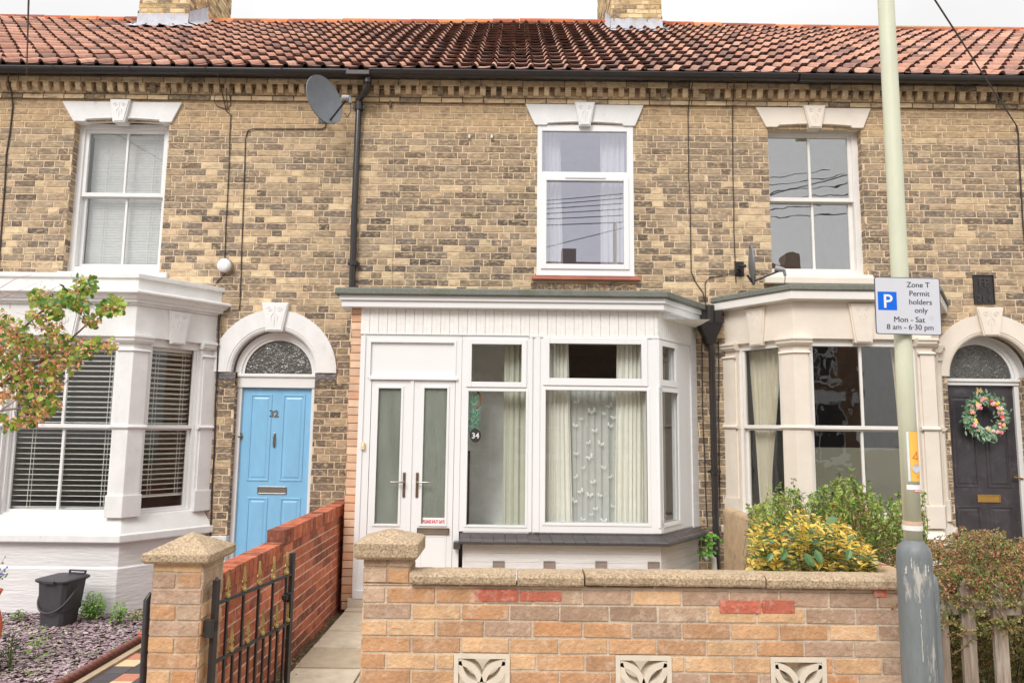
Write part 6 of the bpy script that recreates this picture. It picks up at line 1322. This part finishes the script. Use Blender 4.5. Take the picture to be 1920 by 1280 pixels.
# yellow edged evergreen shrub leaning over the coping
t = thing('variegated_bush', 'bush with glossy yellow edged leaves leaning over the garden wall coping', 'bush', (1.95, -3.2, 0)); lv = MB(); tw = MB(); r = random.Random(17)
Yv = lambda: jit(r.choice([lin(234, 206, 92), lin(226, 196, 80), lin(240, 220, 128), lin(216, 180, 84), lin(236, 196, 110)]), .1, r)
Gv = lambda: jit(r.choice([lin(84, 120, 72), lin(110, 142, 80), lin(72, 104, 76), lin(134, 158, 84), lin(64, 96, 70)]), .12, r)
for i in range(210):
    px_ = 1404+234*r.random(); 
    lim = 960+60*((px_-1490)/130)**2 if px_ < 1560 else 975+70*((px_-1560)/85)**2
    yy = -3.75+1.0*r.random(); f = (yy+3.75)/1.0
    py_ = lim+(1062-lim)*r.random()**1.1-8*f
    tip = U(px_, py_, yy); base = Vector((1.95+(tip.x-1.95)*.5, -3.2+(tip.y+3.2)*.4, .3)); d0 = (tip-base).normalized()
    pts = [base.lerp(tip, k/5)+Vector((0, 0, .05*math.sin(math.pi*k/5))) for k in range(6)]
    if i % 4 == 0: tw.tube(pts[2:], [.003, .0028, .0022, .0016], 5, lin(120, 116, 66), cap=False)
    for k in range(13):
        a = k*2.4+r.random(); up = -.1+.6*(k/13); o = Vector((math.cos(a), math.sin(a), up+r.uniform(-.4, .5))); p = tip-d0*(.011*(13-k)); L_ = r.uniform(.046, .078)*(1.1 if k < 5 else .75); yel = r.random() < (.10+.062*k)
        c = (Yv(), Yv()) if yel else (Gv(), Gv() if r.random() < .7 else Yv())
        leaf(lv, p, o, Vector((0, 0, 1))+rv(r, .3), L_, L_*.46, c, .12, True)
for (px_, py_, l_) in ((1508, 1050, .09), (1528, 1044, .085), (1476, 1046, .07), (1548, 992, .075), (1594, 1042, .07), (1448, 1050, .06)):
    p = U(px_, py_-14, -3.82); d = Vector((r.uniform(-1.2, 1.2), -.3, -.8 if py_ > 1000 else .5)); leaf(lv, p, d, Vector((r.uniform(-.5, .5), -1, .5)), l_*.9, l_*.5, (jit(lin(84, 122, 80), .1, r), jit(lin(104, 142, 94), .1, r)), .08, True)
lv.build('leaves', M['leaf'], t); tw.build('stems', M['twig'], t)
# loose green shrub behind it
t = thing('green_shrub', 'loose small leaved green shrub with upright shoots under the cream bay', 'shrub', (2.7, -2.0, 0)); lv = MB(); tw = MB(); r = random.Random(23)
GR = [lin(134, 162, 78), lin(156, 182, 90), lin(104, 136, 64), lin(174, 192, 100), lin(84, 114, 54), lin(166, 172, 92)]; RD = [lin(170, 110, 72), lin(150, 96, 62)]
def top36(px_): return 935+14*math.sin(px_*.05)-38*math.exp(-((px_-1560)/45)**2)-12*math.exp(-((px_-1660)/30)**2)+60*max(0, (1400-px_)/40)
for i in range(700):
    px_ = r.uniform(1404, 1735); yy = r.uniform(-2.9, -1.25); tp = top36(px_); py_ = tp+(1080-tp)*r.random()**1.5-(22 if r.random() < .08 else 0); tip = U(px_, py_, yy)
    if tip.x < 2.1 and tip.z < 1.0 and yy < -1: tip.x = 2.1+r.random()*.3
    base = tip+Vector((r.uniform(-.15, .15), r.uniform(-.1, .1), -r.uniform(.25, .5))); pts = [base.lerp(tip, k/6)+rv(r, .006) for k in range(7)]
    tw.tube(pts, [.003, .003, .0028, .0025, .002, .0016, .001], 4, jit(r.choice([lin(126, 100, 66), lin(150, 90, 60), lin(112, 110, 66)]), .1, r), cap=False)
    gc = r.choice(GR)
    for k in range(22):
        q = pts[2+k % 5].lerp(pts[min(6, 3+k % 5)], r.random()); L_ = r.uniform(.022, .042); leaf(lv, q, rv(r)+Vector((0, 0, .4)), Vector((0, -.4, 1))+rv(r, .4), L_, L_*.5, jit(gc if r.random() < .75 else (r.choice(GR) if r.random() < .85 else r.choice(RD)), .14, r))
lv.build('leaves', M['leaf'], t); tw.build('stems', M['twig'], t)
# reddish small leaved bush behind the picket fence
t = thing('cotoneaster_bush', 'sprawling bush of tiny green and rust coloured leaves behind the picket fence', 'bush', (2.9, -3.4, 0)); lv = MB(); tw = MB(); r = random.Random(29)
CO = [lin(140, 148, 82), lin(118, 132, 70), lin(160, 160, 94), lin(96, 114, 60), lin(172, 160, 100)]; CR = [lin(206, 146, 116), lin(190, 128, 100), lin(214, 160, 126), lin(174, 118, 88)]
def topR(px_): return 1016-22*math.exp(-((px_-1800)/50)**2)-18*math.exp(-((px_-1890)/40)**2)+26*math.exp(-((px_-1745)/22)**2)+8*math.sin(px_*.11)
for i in range(1250):
    px_ = r.uniform(1735, 1990); yy = r.uniform(-3.93, -2.6) if r.random() > .10 else -4.06; tp = topR(px_); q = r.random(); py_ = tp+(1300-tp)*q**1.05
    if yy < -4.0: py_ = r.uniform(1060, 1190)
    elif yy < -3.85 and py_ > 1100: yy = -3.85
    tip = U(px_, py_, yy); rust = py_ < 1120 and r.random() < .5
    side = r.choice((-1, -1, 1)); base = tip+Vector((-side*r.uniform(.12, .3), r.uniform(.02, .3), -r.uniform(.02, .2))); pts = [base.lerp(tip, k/7)+Vector((0, 0, .03*math.sin(math.pi*k/7)))+rv(r, .003) for k in range(8)]
    tw.tube(pts, [.0028, .0026, .0024, .002, .0018, .0014, .0012, .001], 4, jit(lin(122, 88, 62), .15, r), cap=False); gc = r.choice(CO)
    for k in range(34):
        u = k/34*7; i0 = min(6, int(u)); p = pts[i0].lerp(pts[i0+1], u-i0); L_ = r.uniform(.012, .022); s_ = 1 if k % 2 else -1; d = (pts[i0+1]-pts[i0]).normalized(); o = d*.7+Vector((0, 0, s_*.6))+rv(r, .45)
        c = r.choice(CR) if (rust and r.random() < .45) or r.random() < .06 else (gc if r.random() < .7 else r.choice(CO)); leaf(lv, p, o, Vector((0, -.6, 1))+rv(r, .4), L_, L_*.58, jit(c, .15, r))
for i in range(60):   # dark inner twigs
    a = Vector((r.uniform(2.35, 3.6), r.uniform(-3.6, -3.0), -.05)); pts = stem_path(r, a, (r.uniform(-.5, .5), r.uniform(-.3, .1), 1), r.uniform(.7, 1.05), 8, .2); tw.tube(pts, [.009, .008, .007, .006, .005, .004, .003, .002, .001], 5, lin(84, 66, 52), cap=False)
lv.build('leaves', M['leaf'], t); tw.build('stems', M['twig'], t)
# sparse small shoots beside the hopper pipe
t = thing('small_weed', 'bright green weed growing by the foot of the hopper drainpipe', 'weed', (UX(1330, 1040, -.3), -.3, 0)); lv = MB(); r = random.Random(33)
for i in range(60): p = U(r.gauss(1330, 9), r.uniform(1002, 1042), -.3+r.uniform(-.05, .05)); leaf(lv, p, rv(r)+Vector((0, -.4, 0)), Vector((0, -1, .5))+rv(r, .3), .045, .032, jit(r.choice([lin(104, 168, 62), lin(130, 190, 76), lin(84, 140, 54)]), .1, r))
lv.tube([(UX(1330, 1040, -.3), -.3, 0), U(1331, 1030, -.3), U(1326, 1008, -.3)], .004, 5, lin(110, 130, 60)); lv.build('leaves', M['leaf'], t)
# tree leaning in from the left
tr = thing('small_tree', 'small tree with green and pinkish orange leaves in front of the white bay', 'tree', (-4.0, -2.6, -.1)); lv = MB(); tw = MB(); r = random.Random(41); Yt = -2.75
tw.tube([(-4.25, -2.6, -.1), (-4.22, -2.62, .6), (-4.1, -2.65, 1.2), (-4.0, -2.7, 1.7), (-3.95, -2.7, 2.3)], [.05, .045, .04, .03, .015], 10, lin(140, 118, 100)); trunk = tw.build('trunk', M['twig'], tr); tw = MB()
def branch(pix, y0, y1, r0, col=lin(130, 104, 88)):
    n = len(pix)-1; pts = [U(p[0], p[1], y0+(y1-y0)*i/n) for i, p in enumerate(pix)]; tw.tube(pts, [r0*(1-.8*i/n) for i in range(n+1)], 6, col, cap=False); return pts
B = [branch(((-110, 760), (-40, 690), (36, 622), (70, 590), (100, 568), (140, 552), (172, 538)), -2.7, -2.9, .012), branch(((-110, 780), (-30, 740), (50, 690), (84, 672), (118, 648), (150, 620), (178, 594), (220, 572)), -2.7, -2.7, .013),
     branch(((-110, 790), (-40, 780), (10, 768), (50, 764), (80, 778), (95, 786)), -2.7, -2.6, .012, lin(176, 160, 150)), branch(((50, 690), (85, 676), (90, 690), (120, 720), (150, 690)), -2.68, -2.6, .009), branch(((-60, 700), (0, 690), (40, 700), (90, 720), (100, 735)), -2.7, -2.5, .007, lin(170, 150, 140)),
     branch(((-60, 560), (0, 540), (30, 522), (60, 515)), -2.8, -2.9, .004, lin(190, 160, 150)), branch(((-60, 600), (0, 560), (35, 545), (70, 530)), -2.8, -2.9, .004, lin(190, 160, 150)), branch(((-60, 520), (-10, 540), (25, 556), (12, 570)), -2.8, -2.9, .003, lin(190, 160, 150)), branch(((60, 600), (66, 615), (100, 618), (130, 600)), -2.8, -2.8, .004), branch(((60, 600), (90, 585), (110, 600), (140, 640)), -2.8, -2.8, .003), branch(((0, 770), (30, 750), (60, 740)), -2.6, -2.6, .005, lin(180, 165, 155))]
clus = [(160, 536, 22, 1.0), (128, 556, 20, .9), (75, 556, 20, .9), (105, 575, 22, .9), (150, 572, 16, .8), (215, 572, 20, .9), (195, 578, 12, .5), (172, 602, 14, .6), (90, 610, 26, 1.0), (60, 590, 12, .4), (20, 620, 32, 1.2), (-10, 600, 30, 1), (0, 650, 34, 1.5), (40, 640, 26, 1.1), (75, 650, 26, 1.1), (110, 640, 20, .8), (150, 655, 24, 1.1), (180, 645, 14, .5), (205, 648, 14, .4), (130, 675, 26, 1.2), (95, 690, 22, .9), (30, 680, 28, 1.2), (0, 700, 30, 1.2), (60, 705, 26, .9), (100, 720, 16, .5), (40, 730, 26, 1.1), (80, 745, 22, 1.0), (0, 745, 18, .6), (60, 775, 26, 1.2), (85, 765, 16, .8), (20, 795, 16, .6), (-10, 780, 14, .5), (105, 755, 10, .3), (36, 790, 10, .3), (-40, 640, 40, 1.4), (-50, 720, 40, 1.2)]
TG = [lin(122, 156, 52), lin(96, 136, 48), lin(150, 172, 62), lin(78, 120, 46), lin(168, 176, 70)]; TP = [lin(236, 166, 124), lin(228, 146, 112), lin(214, 176, 110), lin(236, 184, 140), lin(206, 140, 100), lin(200, 186, 100)]
for (px_, py_, rad, dn) in clus:
    pk = .42 if px_ > 60 and py_ < 590 else .78
    for i in range(int(170*dn)):
        a, q = r.uniform(0, 6.28), r.random()**.6; x, y = px_+rad*q*math.cos(a), py_+rad*.85*q*math.sin(a); p = U(x, y, Yt+r.uniform(-.28, .28))
        if r.random() < pk: L_ = r.uniform(.016, .034); c = jit(r.choice(TP), .12, r)
        else: L_ = r.uniform(.032, .052); c = jit(r.choice(TG), .14, r); leaf(lv, p, rv(r)+Vector((.2, 0, -.35)), Vector((0, -.8, .6))+rv(r, .5), L_, L_*.8, (c, jit(c, .06, r)), .06, True); continue
        leaf(lv, p, rv(r)+Vector((.2, 0, -.35)), Vector((0, -.8, .6))+rv(r, .5), L_, L_*.6, c, .12)
    for i in range(int(12*dn)):
        x, y = px_+r.uniform(-rad, rad), py_+r.uniform(-rad, rad)*.8; p = U(x, y, Yt); tw.tube([p, p+rv(r, .022), p+rv(r, .035)], .0012, 4, lin(196, 140, 124), cap=False)
lv.build('crown', M['leaf'], tr); tw.build('branches', M['twig'], tr)
# plants in the slate bed
def clump(label, px_, py_b, py_t, wpx, y, n, cols, L_, name='ground_plant', cat='plant', wide=.6):
    base = U(px_, py_b, y); base.z = -.06; t = thing(name, label, cat, base, 'small plants in the slate bed'); lv = MB(); r = random.Random(int(px_*7)); h = U(px_, py_t, y).z+.05; w = abs(UX(px_+wpx/2, py_b, y)-base.x)
    for i in range(n):
        a = r.uniform(0, 6.28); q = r.random()**.5; tip = base+Vector((w*q*math.cos(a), w*q*math.sin(a)*.7, h*(1-.45*q*q)*r.uniform(.25, 1))); leaf(lv, tip, Vector((math.cos(a), math.sin(a), r.uniform(-.2, .6)))+rv(r, .4), Vector((0, -.3, 1))+rv(r, .3), L_*r.uniform(.7, 1.3), L_*wide, jit(r.choice(cols), .12, r))
        if i % 5 == 0: lv.tube([base+Vector((r.uniform(-.01, .01), 0, 0)), base.lerp(tip, .6)+Vector((0, 0, .01)), tip], .0018, 4, lin(124, 150, 80), cap=False)
    lv.build('leaves', M['leaf'], t); return t
BG = [lin(136, 184, 86), lin(158, 200, 104), lin(112, 160, 72), lin(170, 206, 120)]
clump('bright green feathery plant against the white plinth right of the food bin', 173, 1148, 1103, 42, -.95, 520, BG, .024)
clump('small green seedling between the feathery plant and the gate pier', 223, 1152, 1124, 28, -1.0, 150, BG, .026)
clump('low yellowish weed at the foot of the white plinth near the gate pier', 257, 1144, 1134, 26, -.95, 60, [lin(176, 190, 96)], .02)
clump('low fern like weed against the plinth left of the food bin', 34, 1150, 1138, 26, -.95, 90, [lin(112, 140, 84), lin(136, 160, 96)], .02)
clump('spiky dark green tuft beside the terracotta pot', 22, 1204, 1172, 30, -2.2, 110, [lin(96, 120, 70), lin(128, 150, 96), lin(84, 104, 64)], .045, wide=.16)
clump('pale green seedling with one broad leaf in the middle of the slate bed', 72, 1182, 1166, 26, -2.0, 16, [lin(166, 196, 110)], .05)
lv = MB(); r = random.Random(77)
for i in range(230):
    y = r.uniform(-3.9, -1.1); x = r.uniform(-4.8, TX0-.15)
    for k in range(6): leaf(lv, Vector((x+r.gauss(0, .03), y+r.gauss(0, .03), -.04+r.uniform(0, .02))), rv(r)+Vector((0, 0, .3)), Vector((0, 0, 1))+rv(r, .3), r.uniform(.012, .022), .011, jit(r.choice(BG+[lin(120, 140, 80)]), .12, r))
tag(lv.build('ground_weeds', M['leaf']), 'tiny green weeds sprouting all through the slate chippings', 'weeds', kind='stuff')
# moss and debris along the path edge
lv = MB()
for i in range(1500):
    y = r.uniform(-4.0, -.8); x = XWALL+abs(r.gauss(0, .07))+.005; s_ = r.uniform(.005, .016); a = r.uniform(0, 6.28); z = (-.040 if x < -1.5 else .012)+r.uniform(0, .01)
    lv.face([(x+s_*math.cos(a), y+s_*math.sin(a), z), (x-s_*math.sin(a), y+s_*math.cos(a), z+.004), (x-s_*math.cos(a), y-s_*math.sin(a), z)], jit(r.choice([lin(128, 108, 72), lin(104, 88, 60), lin(150, 130, 90)]), .15, r))
tag(lv.build('leaf_litter', M['twig']), 'brown leaf litter along the foot of the red brick wall', 'litter', kind='stuff')

# ------------------------------------------------------------------ terrace across the street (mirrored in the panes, shades the low sky)
m, nt, bs = mat_new('far_brick'); geo = N(nt, 'ShaderNodeNewGeometry'); sp = N(nt, 'ShaderNodeSeparateXYZ'); cb = N(nt, 'ShaderNodeCombineXYZ'); nt.links.new(geo.outputs['Position'], sp.inputs[0]); nt.links.new(sp.outputs['X'], cb.inputs['X']); nt.links.new(sp.outputs['Z'], cb.inputs['Y'])
br = N(nt, 'ShaderNodeTexBrick', i_Scale=1.0); br.inputs['Brick Width'].default_value = .225; br.inputs['Row Height'].default_value = .075; br.inputs['Mortar Size'].default_value = .006; br.inputs['Color1'].default_value = (*lin(150, 110, 90), 1); br.inputs['Color2'].default_value = (*lin(110, 88, 74), 1); br.inputs['Mortar'].default_value = (*lin(170, 150, 125), 1)
nt.links.new(cb.outputs[0], br.inputs['Vector']); nt.links.new(br.outputs['Color'], bs.inputs['Base Color']); bs.inputs['Roughness'].default_value = .9; M['farbrick'] = m
YO = -16.2
for i in range(5):
    x0 = -11+i*4.4; h = thing('terraced_house', 'brick terraced house across the street, seen only mirrored in the window panes', 'house', (x0+2.2, YO, -.1), 'houses across the street')
    hs = [(x0+.7, x0+1.6, -.1, 2.1), (x0+2.3, x0+3.9, .8, 2.6), (x0+2.5, x0+3.6, 3.3, 4.9)]
    m = MB(); m.plate(x0, x0+4.4, -.1, 5.6, hs, YO-.3, YO); m.box(x0, x0+4.4, YO-7, YO-6.8, -.1, 5.6); m.build('brick_wall', M['farbrick'], h)
    m = MB(); m.face([(x0-.02, YO+.25, 5.45), (x0+4.42, YO+.25, 5.45), (x0+4.42, YO-3.5, 8.1), (x0-.02, YO-3.5, 8.1)], lin(120, 84, 70)); m.face([(x0-.02, YO-7.2, 5.45), (x0+4.42, YO-7.2, 5.45), (x0+4.42, YO-3.5, 8.1), (x0-.02, YO-3.5, 8.1)], lin(120, 84, 70))
    if i % 2 == 0: m.box(x0+4.1, x0+4.65, YO-4.0, YO-3.4, 6.8, 8.6, lin(140, 126, 110))
    m.build('roof', M['pantile'], h)
    for k, (a, b, c, d) in enumerate(hs):
        m = MB(); m.frame(a, b, c, d, .08, YO-.12, YO-.04); m.box((a+b)/2-.02, (a+b)/2+.02, YO-.10, YO-.05, c, d) if k else None; m.box(a, b, YO-.10, YO-.05, (c+d)/2-.025, (c+d)/2+.025); m.box(a-.12, b+.12, YO-.02, YO+.06, d, d+.28); m.box(a-.08, b+.08, YO-.02, YO+.1, c-.1, c); wf = m.build('window' if k else 'door', M['white'], h)
        m = MB(); m.box(a+.05, b-.05, YO-.09, YO-.08, c+.05, d-.05, lin(60, 60, 64)); m.build('pane' if k else 'door_panel', M['attr'], wf)
